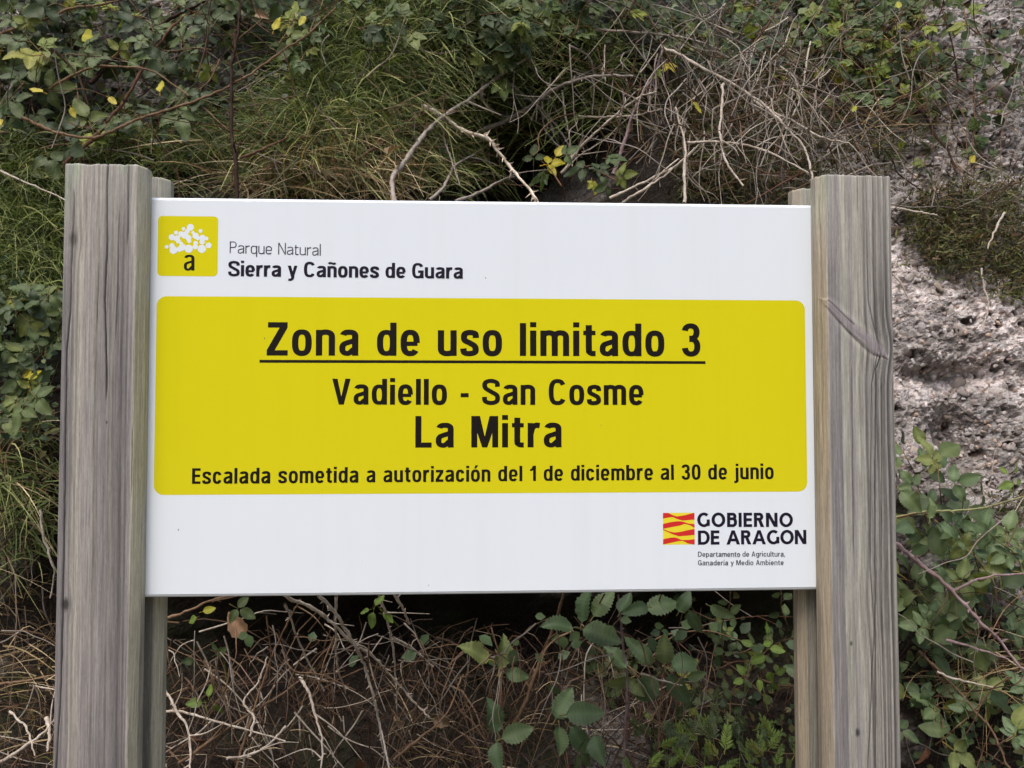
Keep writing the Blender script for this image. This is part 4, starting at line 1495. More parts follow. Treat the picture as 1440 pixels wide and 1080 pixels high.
CANES = [
    # above the sign, middle
    ('dead_cane', [(555, 284), (553, 250), (573, 223), (603, 183), (627, 160), (667, 133), (707, 103), (752, 76)], 7, GREYC * 1.2, 'thick grey thorny cane rising from the sign top and leaning right over the dark hollow', 0.24, 26, 1),
    ('dead_cane', [(595, 149), (625, 163), (655, 183), (690, 193), (702, 207), (727, 237), (757, 273), (768, 290)], 6.5, PALE * 1.45, 'pale broken bramble cane with a knobbly thorny tip crossing the grey cane', 0.30, 44, 0),
    ('dead_cane', [(673, 184), (713, 168), (747, 150), (780, 128), (813, 113), (857, 105), (892, 107)], 6.5, GREYC * 0.8, 'grey brown cane running up to the right across the middle of the hollow', 0.26, 16, 2),
    ('dead_cane', [(500, 226), (533, 203), (563, 180), (590, 160), (630, 130), (660, 103), (708, 71)], 4.5, BROWN * 1.1, 'brown cane behind the pale broken cane, parallel to the grey one', 0.16, 10, 0),
    ('dry_twig', [(603, 282), (623, 263), (640, 237), (660, 223), (680, 210)], 4.2, GREYC, 'short curved grey twig just above the sign left of the black gap', 0.22, 4, 1),
    ('dry_twig', [(678, 117), (679, 138), (692, 153), (710, 165), (735, 163)], 4.5, GREYC, 'hooked grey twig hanging from the thick grey cane', 0.26, 4, 0),
    ('dry_twig', [(708, 112), (733, 133), (763, 160), (787, 190), (808, 228)], 3.6, GREYC * .9, 'thin grey twig slanting down right through the hollow', 0.24, 6, 1),
    ('dry_twig', [(763, 143), (767, 180), (780, 200), (806, 226)], 3.6, GREYC, 'thin bent twig just right of the hollow', 0.26, 4, 0),
    ('dry_twig', [(790, 244), (813, 213), (840, 187), (870, 160), (897, 140), (919, 136)], 4.6, PALE, 'straight pale twig rising right from the yellowing leaves above the sign', 0.27, 5, 1),
    ('live_cane', [(862, 245), (877, 200), (890, 157), (910, 117), (923, 90), (934, 60)], 5.5, PURP, 'purple upright bramble cane right of the hollow', 0.24, 22, 0),
    ('dry_twig', [(640, 284), (680, 267), (707, 253), (732, 244)], 4.6, GREYC, 'grey twig lying low along the sign top below the broken cane', 0.24, 3, 1),
    ('dry_twig', [(622, 172), (627, 200), (637, 230), (648, 260)], 3.4, GREYC, 'thin twig hanging straight down from the thick grey cane', 0.24, 3, 0),
    ('dry_twig', [(790, 127), (797, 167), (803, 200), (809, 236)], 3.4, PALE, 'thin pale upright twig beside the purple cane', 0.22, 3, 0),
    ('dry_twig', [(800, 64), (827, 77), (837, 107), (835, 162)], 3.6, GREYC, 'thin twig arching over and hanging down above the straight pale twig', 0.20, 3, 0),
    ('dry_twig', [(813, 163), (857, 163), (897, 160), (932, 153)], 3.4, PALE, 'level pale twig crossing the purple cane', 0.22, 3, 1),
    ('dry_twig', [(857, 279), (893, 263), (930, 245), (962, 226), (985, 200)], 4.2, PALE, 'pale curved twig rising right just above the sign', 0.24, 4, 0),
    ('dry_twig', [(876, 285), (912, 262), (940, 240), (975, 205)], 3.8, PALE, 'lower of the two pale curved twigs just above the sign', 0.25, 3, 0),
    # above the sign, right
    ('dead_cane', [(930, 66), (960, 80), (987, 97), (1027, 120), (1070, 150), (1103, 180), (1127, 207), (1137, 233), (1141, 262)], 4.6, PALE, 'long pinkish cane arching down to the right post', 0.24, 12, 1),
    ('dry_twig', [(1060, 140), (1087, 157), (1120, 173), (1153, 192), (1191, 204)], 4.4, PALE, 'pale twig ending in a point above the right post', 0.22, 6, 0),
    ('dry_twig', [(967, 200), (1000, 199), (1060, 207), (1093, 220), (1141, 246)], 3.8, PALE, 'long pale twig sloping gently down to the rear right post', 0.25, 6, 1),
    ('live_cane', [(1160, 68), (1190, 80), (1213, 92), (1243, 113), (1280, 140), (1303, 163), (1317, 187), (1333, 210), (1348, 243)], 5.5, DARKC * 1.3, 'dark mossy cane slanting down over the rock face', 0.10, 10, 1),
    ('dry_twig', [(1018, 118), (1015, 150), (1012, 190), (1022, 230), (1045, 262)], 4.4, PALE, 'upright pale twig in the middle of the dry tangle', 0.25, 5, 1),
    ('dry_twig', [(963, 285), (962, 240), (960, 195), (948, 150)], 4.6, PALE, 'whitish upright twig standing on the sign top edge', 0.26, 5, 0),
    ('dry_twig', [(1002, 155), (1050, 133), (1087, 121), (1130, 120), (1180, 135)], 3.4, GREYC, 'thin grey twig bowed over the dry tangle', 0.22, 3, 0),
    ('dry_twig', [(840, 42), (880, 44), (930, 50), (975, 58), (1010, 70)], 4.0, GREYC, 'level grey twig across the top of the dry tangle', 0.16, 6, 1),
    ('dry_twig', [(1255, 292), (1275, 295), (1300, 297), (1318, 301)], 3.4, PALE, 'pale twig poking out from behind the right post', 0.16, 0, 0),
    ('dry_twig', [(1140, 60), (1133, 95), (1128, 130), (1105, 185), (1095, 215)], 3.2, PALE * .9, 'thin leaning twig left of the dark mossy cane', 0.2, 2, 0),
    # above the sign, left
    ('live_cane', [(333, 280), (333, 227), (327, 193), (327, 133), (328, 97), (337, 60), (343, 20), (348, -12)], 6.2, DARKC, 'upright dark red bramble stem standing behind the left end of the sign', 0.28, 20, 1),
    ('live_cane', [(30, 165), (50, 173), (83, 187), (133, 192), (167, 180), (200, 167), (250, 152), (300, 133), (333, 117), (367, 97), (400, 73), (430, 57), (475, 18)], 4.6, BROWN * 1.25, 'long tan bramble cane sagging across the dark stem', 0.26, 18, 1),
    ('live_cane', [(90, 230), (127, 200), (157, 163), (183, 130), (200, 100), (227, 60), (253, 30), (290, 13), (335, -6)], 5, REDB, 'reddish brown cane rising from behind the left post', 0.22, 18, 0),
    ('live_cane', [(-8, 54), (27, 40), (67, 27), (100, 12), (140, 7), (185, -4)], 4.6, BROWN * 1.2, 'brown cane along the top left edge of the view', 0.24, 10, 0),
    ('live_cane', [(70, 125), (113, 100), (150, 90), (200, 92), (233, 107), (290, 150), (330, 190)], 3.6, BROWN * 1.3, 'thin arched brown cane left of the dark stem', 0.24, 8, 0),
    ('live_cane', [(127, 117), (150, 95), (193, 58), (233, 33), (273, 10), (310, -6)], 6.2, DARKC * 1.2, 'thick dark cane behind the reddish one', 0.14, 8, 0),
    ('live_cane', [(337, 223), (367, 213), (405, 195)], 3.6, REDB, 'short red side cane right of the dark stem', 0.24, 3, 0),
    ('dry_twig', [(-6, 238), (40, 257), (92, 280)], 3.6, PALE, 'pale twig ending at the left edge of the left post', 0.24, 3, 0),
    ('live_cane', [(-6, 8), (40, 40), (77, 73), (110, 110), (125, 150)], 3.8, DARKC * 1.4, 'dark thin cane crossing the top left corner downwards', 0.2, 6, 1),
    ('dry_twig', [(440, -6), (470, 28), (500, 30), (530, 12)], 3.4, BROWN * 1.3, 'bent brown twig at the top edge left of the tall grass', 0.14, 3, 1),
    # below the sign, left
    ('dead_cane', [(400, 836), (410, 843), (452, 862), (476, 886), (504, 910), (532, 933), (556, 959), (581, 987), (602, 1007)], 5, PALE * 1.12, 'long pale cane slanting down right under the sign', 0.37, 16, 3),
    ('dead_cane', [(449, 838), (473, 865), (494, 893), (511, 921), (522, 952), (532, 994), (539, 1025), (554, 1086)], 5, PALE * 1.05, 'grey cane falling steeply from under the sign to the lower edge', 0.39, 16, 2),
    ('dry_twig', [(400, 850), (407, 872), (424, 914), (453, 971)], 3.8, PALE * 1.12, 'leftmost thin pale twig crossing under the long pale cane', 0.35, 4, 1),
    ('dry_twig', [(421, 952), (435, 976), (445, 1011), (454, 1042), (452, 1086)], 4.4, PALE * 1.12, 'pale bent twig reaching the lower edge left of the grey cane', 0.39, 5, 2),
    ('dry_twig', [(473, 838), (473, 889), (478, 935), (486, 971)], 3.8, PALE * 1.05, 'straight hanging twig between the two leaning canes', 0.33, 5, 1),
    ('dry_twig', [(534, 838), (549, 882), (558, 935), (560, 995)], 4, PALE * 1.05, 'upright grey twig under the middle left of the sign', 0.35, 10, 2),
    ('dry_twig', [(553, 897), (581, 912), (611, 937)], 4, PALE * 1.12, 'short pale twig pointing down right beside the dark gap', 0.37, 4, 1),
    ('dry_twig', [(554, 836), (565, 858), (576, 878)], 4.6, PALE * 1.12, 'stubby pale twig sticking out below the sign edge', 0.37, 3, 1),
    ('dry_twig', [(225, 963), (236, 975), (248, 998), (265, 1031), (269, 1086)], 4.6, PALE * 1.12, 'pale bowed twig beside the rear left post', 0.37, 4, 1),
    ('dry_twig', [(226, 1000), (265, 1005), (334, 1023), (402, 1044)], 3.8, PALE * 1.12, 'nearly level pale twig right of the rear left post', 0.38, 5, 1),
    ('live_cane', [(250, 1074), (301, 1039), (350, 1007), (402, 976), (440, 945)], 5, BROWN * 1.1, 'brown cane rising right in the lower left tangle', 0.35, 10, 1),
    ('dry_twig', [(318, 1066), (346, 1060), (375, 1047), (402, 1018)], 4.8, PALE * 1.12, 'pale crooked twig low in the left tangle', 0.39, 3, 2),
    ('dry_twig', [(352, 1035), (358, 1008), (345, 985), (365, 960), (378, 925)], 3.8, PALE * 1.12, 'zigzag pale twig under the left half of the sign', 0.37, 2, 1),
    ('dry_twig', [(228, 872), (262, 858), (300, 842), (330, 838)], 4.2, BROWN * 1.4, 'brown twig tucked under the left end of the sign', 0.35, 4, 2),
    ('dry_twig', [(553, 1070), (594, 1039), (622, 1014), (643, 976), (654, 952)], 3.6, BROWN * 1.5, 'thin tan twig climbing to the large bramble leaves', 0.37, 3, 1),
    ('dry_twig', [(330, 1086), (352, 1010), (372, 950), (400, 880), (420, 840)], 3.8, BROWN * 1.4, 'tan twig leaning right from the lower edge', 0.31, 5, 2),
    # below the sign, right
    ('live_cane', [(722, 1024), (740, 987), (754, 945), (768, 910), (782, 872), (793, 834)], 6.6, BROWN * 1.1, 'thick brown bramble stem under the middle of the sign', 0.24, 10, 0),
    ('live_cane', [(877, 1086), (879, 1028), (881, 976), (877, 924), (874, 882), (872, 834)], 4.6, PURP * .8, 'slender purple brown stem hanging beside the large leaves', 0.32, 14, 0),
    # left strip
    ('dry_twig', [(-5, 1075), (30, 1052), (60, 1030), (80, 1006)], 5, PALE, 'pale twig in the lower left corner leaning on the left post', 0.3, 4, 1),
    ('dry_twig', [(66, 1010), (68, 1035), (66, 1058)], 6, PALE * 1.1, 'stubby white twig touching the foot of the left post', 0.34, 0, 0),
    ('dry_twig', [(12, 1000), (34, 1022), (50, 1060)], 3.6, PALE, 'thin pale twig in the lower left corner', 0.3, 2, 0),
    ('dry_twig', [(-5, 962), (30, 960), (78, 950)], 3.6, BROWN * 1.4, 'tan level twig left of the left post', 0.28, 3, 0),
    ('dry_twig', [(56, 715), (60, 760), (72, 800), (68, 840)], 3.4, PALE * .8, 'hanging grey twig left of the left post', 0.28, 3, 0),
    # right of the right post
    ('live_cane', [(1255, 763), (1300, 799), (1341, 836), (1373, 872), (1406, 905), (1450, 955)], 6.6, PURP * 1.25, 'long lilac grey cane falling from the right post to the right edge', 0.30, 18, 0),
    ('live_cane', [(1255, 727), (1308, 719), (1341, 715), (1390, 707), (1448, 691)], 3.8, lin(140, 140, 100), 'thin olive shoot reaching right from the post', 0.28, 3, 0),
    ('live_cane', [(1337, 833), (1385, 815), (1448, 810)], 4.4, PURP * 1.1, 'pinkish side cane branching right from the lilac cane', 0.28, 6, 0),
    ('dry_twig', [(1330, 899), (1381, 913), (1419, 926)], 4, PURP * 1.1, 'pinkish twig below the lilac cane', 0.26, 3, 0),
    ('live_cane', [(1290, 915), (1327, 950), (1369, 998), (1398, 1031), (1420, 1086)], 4.6, BROWN, 'brown cane in the lower right corner', 0.22, 10, 1),
    ('dry_twig', [(1318, 946), (1350, 958), (1396, 967)], 3.4, PALE, 'pale dry stalk in the lower right leaves', 0.24, 0, 0),
    ('dry_twig', [(1380, 378), (1385, 410), (1388, 440), (1378, 462)], 2.6, PALE * .9, 'thin root hanging over the bare rock', 0.05, 0, 0),
    ('dry_twig', [(1255, 385), (1270, 405), (1281, 430)], 3.2, PALE * .8, 'thin stalk leaning on the rock by the right post', 0.08, 0, 0),
    ('dry_twig', [(1412, 300), (1398, 325), (1386, 352)], 3.8, PALE, 'short pale stalk in the green cushion plant', 0.12, 0, 0),
]
for nm, pts, wd, col, lab, off, th, sd_ in CANES:
    cane(nm, pts, wd, col, lab, 'bramble cane' if nm == 'live_cane' else ('dead branch' if nm == 'dead_cane' else 'twig'), off, th, sd_)


# ------------------------------------------------------------------ leafy plants
def plant(name, stem_pts, off, leaves, label, cat, key, stem_w=2.6, stem_col=REDB, group=None, name_leaf='leaf', jit=0.55):
    """leaves: (px, py, size px, angle deg[, key])"""
    P = path3(stem_pts, off)
    S = spline3(P, 6)
    root = empty(name, tuple(S[0]), label, cat, group)
    mb = MB()
    mb.tube(S - S[0], px2m(S[0], stem_w) / 2, px2m(S[0], stem_w) / 4, stem_col, 5)
    link('stem', mb.mesh('stem', M_BARK), root)
    for lf in leaves:
        px, py, sz, ang = lf[:4]
        k = lf[4] if len(lf) > 4 else key
        p = hit(np.array(float(px)), np.array(float(py)), off + 0.02 + rng.uniform(-0.01, 0.03))
        s = px2m(p, sz)
        # leaf (px,py) is its middle: step back to the foot of the stalk
        a = math.radians(ang)
        foot = p - np.array([math.cos(a), 0, math.sin(a)]) * s * 0.45
        put_leaf(root, k, foot, ang, s, jit, name_leaf)
    return root


def auto_plant(name, px, py, length, heading, n, sz, key, label, cat, off, group=None, curl=20, stem_w=2.6, stem_col=BROWN, mixed=None):
    """wandering shoot with alternate leaves"""
    pts = [(px, py, off)]
    h = heading
    step = length / 5
    x, y = px, py
    for k in range(5):
        h += rng.normal(0, curl)
        x += step * math.cos(math.radians(h))
        y -= step * math.sin(math.radians(h))
        pts.append((x, y, max(0.02, off + rng.normal(0, 0.02))))
    P = np.array([hit(np.array(a), np.array(b), o) for a, b, o in pts])
    S = spline3(P, 6)
    root = empty(name, tuple(S[0]), label, cat, group)
    mb = MB()
    mb.tube(S - S[0], px2m(S[0], stem_w) / 2, px2m(S[0], stem_w) / 4, stem_col, 5)
    link('stem', mb.mesh('stem', M_BARK), root)
    for k in range(n):
        i = int((k + 0.7) / n * (len(S) - 1))
        d = S[min(i + 1, len(S) - 1)] - S[i - 1]
        base = math.degrees(math.atan2(d[2], d[0]))
        ang = base + (1 if k % 2 else -1) * rng.uniform(30, 80) if k < n - 1 else base
        s = px2m(S[i], sz) * rng.uniform(0.65, 1.2)
        kk = key
        if mixed and rng.random() < mixed[1]:
            kk = mixed[0]
        put_leaf(root, kk, S[i] + np.array([0, -0.004, 0]), ang, s, 0.5)
    return root


# large leaves below the sign
plant('bramble', [(700, 1000), (705, 960), (700, 935)], 0.36, [(668, 925, 64, 165, 'single'), (712, 925, 63, 65, 'single'), (722, 948, 40, -10, 'single')],
      'bramble shoot of three large leaves in the dark gap below the sign middle', 'bramble', 'single')
plant('bramble', [(712, 1086), (708, 1060), (704, 1035)], 0.36, [(697, 1012, 63, 100, 'single'), (722, 1032, 60, 20, 'single'), (705, 1056, 50, -70, 'single')],
      'bramble rosette nearest the lower edge below the centre of the sign', 'bramble', 'single')
plant('bramble', [(800, 1086), (795, 1050), (785, 1015)], 0.34, [(790, 995, 60, 60, 'single'), (815, 1005, 63, 0, 'single'), (812, 1035, 60, -50, 'single'), (778, 1035, 50, -110, 'single')],
      'bramble shoot with spread toothed leaves right of the lowest rosette', 'bramble', 'single')
plant('bramble', [(850, 836), (836, 860), (820, 885)], 0.36, [(812, 858, 63, 100, 'single'), (842, 852, 56, 60, 'single'), (790, 886, 55, 185, 'single'), (835, 897, 66, -30, 'single'), (872, 848, 44, 80, 'single')],
      'dense bramble shoot hanging from under the sign right of the thick stem', 'bramble', 'single')
plant('bramble', [(925, 1060), (928, 1000), (932, 950)], 0.38, [(903, 922, 60, 130, 'single'), (934, 918, 50, 90, 'single'), (962, 928, 63, 25, 'single'), (950, 962, 60, -55, 'single'), (910, 968, 66, -130, 'single'), (975, 950, 34, 10, 'single')],
      'pale green bramble whorl right of the slender purple stem', 'bramble', 'single')
plant('bramble', [(880, 1040), (885, 990), (883, 955)], 0.34, [(875, 925, 55, 120, 'single'), (872, 955, 46, 190, 'single'), (893, 962, 40, -40, 'single'), (845, 1045, 50, -60, 'single'), (820, 1062, 42, -40, 'dark')],
      'bramble leaves clasping the slender purple stem', 'bramble', 'single')
plant('bramble', [(930, 836), (925, 850), (918, 865)], 0.34, [(925, 850, 60, 20, 'single'), (895, 862, 50, 200, 'single'), (975, 870, 44, -60, 'single'), (1010, 855, 42, -20, 'single'), (960, 850, 40, 60, 'single')],
      'bramble leaves right under the sign edge above the pale whorl', 'bramble', 'single')
plant('round_leaved_shoot', [(1080, 1000), (1070, 950), (1062, 905)], 0.32,
      [(1080, 888, 24, 80), (1088, 916, 26, -20), (1070, 925, 28, 200), (1055, 905, 22, 150), (1082, 950, 24, -60), (1045, 945, 22, 130), (1060, 930, 22, 60), (1095, 945, 22, 20), (1040, 958, 20, 200), (1066, 960, 20, -90), (1090, 960, 20, -40), (1078, 905, 20, 20)],
      'shoot of small round bright green leaves left of the rear right post', 'shrub', 'oval', 2.0, lin(90, 100, 50))
plant('round_leaved_shoot', [(560, 880), (540, 860), (528, 850)], 0.33, [(527, 845, 26, 80), (524, 868, 30, -100), (542, 866, 26, -50), (515, 858, 18, 190)],
      'three yellow green leaves just below the sign among grey twigs', 'shrub', 'oval', 2.0, lin(90, 100, 50))
plant('round_leaved_shoot', [(292, 1020), (291, 1000), (288, 985)], 0.34, [(278, 990, 28, 190), (293, 975, 22, 90), (303, 995, 28, -60)],
      'small three leaved green shoot near the rear left post', 'shrub', 'oval', 2.0, lin(90, 100, 50))
plant('round_leaved_shoot', [(320, 960), (315, 930), (308, 915)], 0.32, [(308, 918, 24, 30), (268, 930, 22, 180), (338, 858, 40, -30, 'dark'), (270, 870, 24, 200, 'oval'), (290, 858, 22, 20, 'yelloval')],
      'scattered green leaves under the left end of the sign', 'shrub', 'ovaldark', 2.0, lin(90, 100, 50))
for i, (px, py, lab, key) in enumerate([(965, 1000, 'leftmost feathery sprig shrub along the lower edge, bluish green', 'sprigdark'), (990, 1050, 'feathery sprig shrub on the lower edge below the pale bramble whorl', 'sprig'),
                                        (935, 1055, 'low feathery sprig shrub beside the slender purple stem', 'sprig'), (1040, 1040, 'feathery yellow green sprig shrub left of the rear right post', 'sprig'), (1095, 1060, 'feathery sprigs touching the rear right post at the lower edge', 'sprig')]):
    lv = []
    for k in range(11):
        lv.append((px + rng.uniform(-44, 44), py + rng.uniform(-34, 34), rng.uniform(22, 40), rng.uniform(15, 165), 'sprigdark' if rng.random() < 0.45 else key))
    plant('feathery_shrub', [(px, py + 70), (px, py + 30), (px + 5, py - 10)], 0.30, lv, lab, 'shrub', key, 2.2, lin(80, 90, 45), 'feathery shrubs below the sign')

# yellowing bramble just above the sign
plant('bramble', [(790, 262), (775, 240), (760, 225)], 0.34, [(750, 218, 34, 90, 'dark'), (758, 240, 44, 190, 'dark'), (775, 228, 38, 20, 'yellow'), (800, 222, 34, 10, 'dark'), (765, 250, 30, -60, 'dark'), (785, 215, 26, 60, 'yelloval')],
      'bramble shoot with yellowing leaves in front of the dark hollow', 'bramble', 'dark')
plant('bramble', [(880, 262), (850, 245), (820, 232)], 0.32, [(815, 232, 42, 180, 'dark'), (845, 232, 34, 40, 'dark'), (862, 228, 34, -20, 'vine'), (880, 250, 36, 0, 'dark'), (850, 262, 30, 200, 'dark'), (832, 262, 26, -90, 'vine')],
      'green bramble shoot right of the yellowing one above the sign', 'bramble', 'dark')

# left strip brambles
for i, (px, py, lab) in enumerate([
        (20, 440, 'bramble clump left of the post at the height of the sign title'), (60, 470, 'bramble touching the left post just below the title height'),
        (12, 500, 'bramble at the left edge of the view beside the grass'), (45, 545, 'bramble with a yellow leaf near the lower leaves of the left strip'),
        (65, 425, 'topmost bramble sprig beside the left post'), (15, 575, 'lowest bramble of the left strip')]):
    lv = [(px + rng.uniform(-30, 22), py + rng.uniform(-22, 24), rng.uniform(34, 54), rng.uniform(0, 360)) for k in range(8)]
    if 'yellow' in lab:
        lv.append((32, 530, 40, 120, 'yellow'))
    plant('bramble', [(px, py + 30), (px + 4, py), (px - 5, py - 20)], 0.26, lv, lab, 'bramble', 'dark', group='brambles left of the left post')
put_yel = [(66, 132, 26), (98, 148, 20), (225, 134, 26), (116, 50, 40), (5, 178, 24), (432, 20, 22), (383, 48, 26), (1204, 147, 14), (150, 135, 20),
           (1265, 15, 18), (1362, 232, 20), (970, 140, 26)]
for i, (px, py, sz) in enumerate(put_yel):
    p = hit(np.array(float(px)), np.array(float(py)), 0.30)
    s = px2m(p, sz)
    o = bpy.data.objects.new('yellow_leaf', LEAF['yelloval'][i % 3])
    COL.objects.link(o)
    o.matrix_world = leaf_matrix(p, rng.uniform(0, 360), s, None, 0.35)
    o['label'] = 'single yellow autumn leaf caught among the green leaves above the sign'
    o['category'] = 'leaf'
    o['group'] = 'yellow leaves caught in the undergrowth'

# filler shoots, denser where the photograph is greener
GL = {
    'dark': ('bramble', 'bramble shoot with dull blue green leaves in the thicket above the left post', 'brambles of the upper left thicket'),
    'vinedark': ('creeper', 'dark lobed creeper shoot spreading over the bank above the sign', 'dark creepers on the bank'),
    'vine': ('creeper', 'yellow green lobed creeper shoot on the stony bank in the upper right', 'yellow green creepers on the upper right bank'),
}


ZONES = [(130, 110, 'in the top left corner'), (240, 75, 'at the top left, between the corner and the dark upright stem'), (95, 240, 'above the left post'), (200, 160, 'behind the top of the left post'),
         (300, 170, 'left of the dark upright stem'), (400, 80, 'right of the dark upright stem near the top'), (420, 210, 'right of the dark upright stem near the sign'), (560, 20, 'above the tall green grass'),
         (700, 30, 'over the left of the dark hollow'), (830, 60, 'over the right of the dark hollow'), (1000, 30, 'above the dry tangle at the top'), (1080, 90, 'behind the dry tangle'),
         (1180, 40, 'at the top above the right post'), (1200, 130, 'just above the right post'), (1330, 60, 'at the top right on the stones'), (1420, 80, 'in the top right corner'), (1300, 180, 'beside the dark mossy cane'), (1410, 210, 'at the right edge above the cushion plant'),
         (1290, 720, 'right of the post under the bare rock'), (1380, 800, 'above the lilac cane at the right edge'), (1290, 850, 'between the right post and the lilac cane'), (1300, 960, 'low beside the right post'), (1400, 970, 'below the lilac cane at the right edge'), (1380, 1060, 'in the lower right corner'),
         (990, 860, 'just under the right half of the sign'), (1070, 870, 'beside the rear right post under the sign'), (1000, 960, 'behind the pale bramble whorl'), (1080, 1010, 'low beside the rear right post'),
         (680, 870, 'under the middle of the sign'), (700, 1000, 'behind the lowest rosette'), (850, 980, 'behind the slender purple stem'), (850, 1060, 'on the lower edge by the purple stem')]


def fill(key, boxes, look, name='bramble', cat='bramble', sz=40, n=8, length=150, off=(0.05, 0.24), mixed=None, count=10, stem_col=BROWN):
    wts = np.array([(b[2] - b[0]) * (b[3] - b[1]) * (b[4] if len(b) > 4 else 1) for b in boxes], float)
    wts /= wts.sum()
    for i in range(count):
        b = boxes[rng.choice(len(boxes), p=wts)]
        px, py = rng.uniform(b[0], b[2]), rng.uniform(b[1], b[3])
        zone = min(ZONES, key=lambda q: (q[0] - px) ** 2 + (q[1] - py) ** 2)[2]
        auto_plant(name, px, py, length * rng.uniform(0.6, 1.3), rng.uniform(20, 160) if rng.random() < 0.6 else rng.uniform(-60, 240), n, sz, key, look + ' ' + zone, cat,
                   rng.uniform(*off), look + 's ' + zone, 24, 2.2, stem_col, mixed)


fill('dark', [(-40, 10, 330, 200, 1.2), (-40, 60, 130, 230, 1.3), (330, 30, 450, 170, 0.9)], 'dull green bramble shoot', sz=46, n=7, length=150, count=32, mixed=('vine', 0.10))
fill('vinedark', [(480, -10, 900, 60, 1.4), (0, -20, 480, 60, 0.9), (690, 60, 900, 120, 0.6)], 'dark lobed creeper', 'creeper', 'creeper', sz=36, n=8, length=120, off=(0.08, 0.26), mixed=('vine', 0.25), count=24)
fill('vine', [(950, -10, 1250, 80, 1.5), (1180, 0, 1400, 90, 1.6), (1160, 90, 1340, 190, 0.9)], 'yellow green creeper', 'creeper', 'creeper', sz=27, n=9, length=120, off=(0.05, 0.2), mixed=('vinedark', 0.4), count=40)
fill('vinedark', [(1250, 90, 1400, 260, 1)], 'small sparse creeper', 'creeper', 'creeper', sz=22, n=6, length=80, off=(0.02, 0.08), mixed=('vine', 0.3), count=12)
fill('hero', [(1262, 800, 1440, 1080, 1), (1262, 720, 1330, 820, 0.8)], 'grey green bramble shoot', sz=50, n=6, length=120, off=(0.08, 0.24), mixed=('ovaldark', 0.45), count=24)
fill('ovaldark', [(960, 840, 1120, 1080, 1)], 'small dark leafy shoot', 'shrub', 'shrub', sz=22, n=9, length=110, off=(0.10, 0.3), mixed=('dark', 0.1), count=10)
fill('dark', [(640, 870, 1000, 1080, 1)], 'dim bramble shoot', sz=40, n=3, length=80, off=(0.02, 0.1), count=3)
plant('bramble', [(1262, 728), (1300, 722), (1330, 745)], 0.30, [(1275, 700, 46, -50, 'single'), (1312, 718, 42, 70, 'single'), (1330, 745, 46, -40, 'single'), (1348, 768, 30, -70, 'single'), (1270, 748, 44, 200, 'single')],
      'grey green bramble leaves on the thin olive shoot right of the post', 'bramble', 'single', 3)
plant('broad_leaved_seedling', [(1425, 700), (1425, 685), (1425, 672)], 0.16, [(1410, 665, 22, 160), (1432, 660, 24, 40), (1420, 680, 26, 190), (1436, 678, 22, 10), (1425, 690, 20, -30)],
      'small fresh green seedling at the foot of the bare rock by the right edge', 'plant', 'oval', 2, lin(90, 100, 50))

# dead leaves
for i, (px, py, sz, lab) in enumerate([(345, 895, 44, 'large reddish brown dead leaf hanging under the left end of the sign'), (185 + 110, 1040, 40, 'brown dead leaf low beside the rear left post'),
                                       (608, 1010, 30, 'tan dead leaf at the foot of the long pale cane'), (360, 20, 22, 'pale tan dead leaf near the top of the dark stem'),
                                       (545, 218, 26, 'curled tan dead leaf in the dry grass above the sign'), (570, 1015, 26, 'curled brown dead leaf left of the tan one on the litter'),
                                       (505, 1065, 30, 'dead leaf lying on the lower edge under the sign'), (1300, 1050, 30, 'dead brown leaf in the lower right corner by the post')]):
    p = hit(np.array(float(px)), np.array(float(py)), 0.24)
    o = bpy.data.objects.new('dead_leaf', LEAF['dead'][i % 5])
    COL.objects.link(o)
    o.matrix_world = leaf_matrix(p, rng.uniform(0, 360), px2m(p, sz), None, 0.6)
    o['label'] = lab
    o['category'] = 'leaf'


# ------------------------------------------------------------------ masses nobody could count
def region_points(boxes, n):
    """boxes (x0,y0,x1,y1,weight) -> random places"""
    wts = np.array([b[4] for b in boxes], float)
    wts /= wts.sum()
    k = rng.choice(len(boxes), n, p=wts)
    B = np.array([b[:4] for b in boxes])[k]
    u, v = rng.random(n), rng.random(n)
    soft = rng.normal(0, 12, (n, 2))
    return B[:, 0] + u * (B[:, 2] - B[:, 0]) + soft[:, 0], B[:, 1] + v * (B[:, 3] - B[:, 1]) + soft[:, 1]


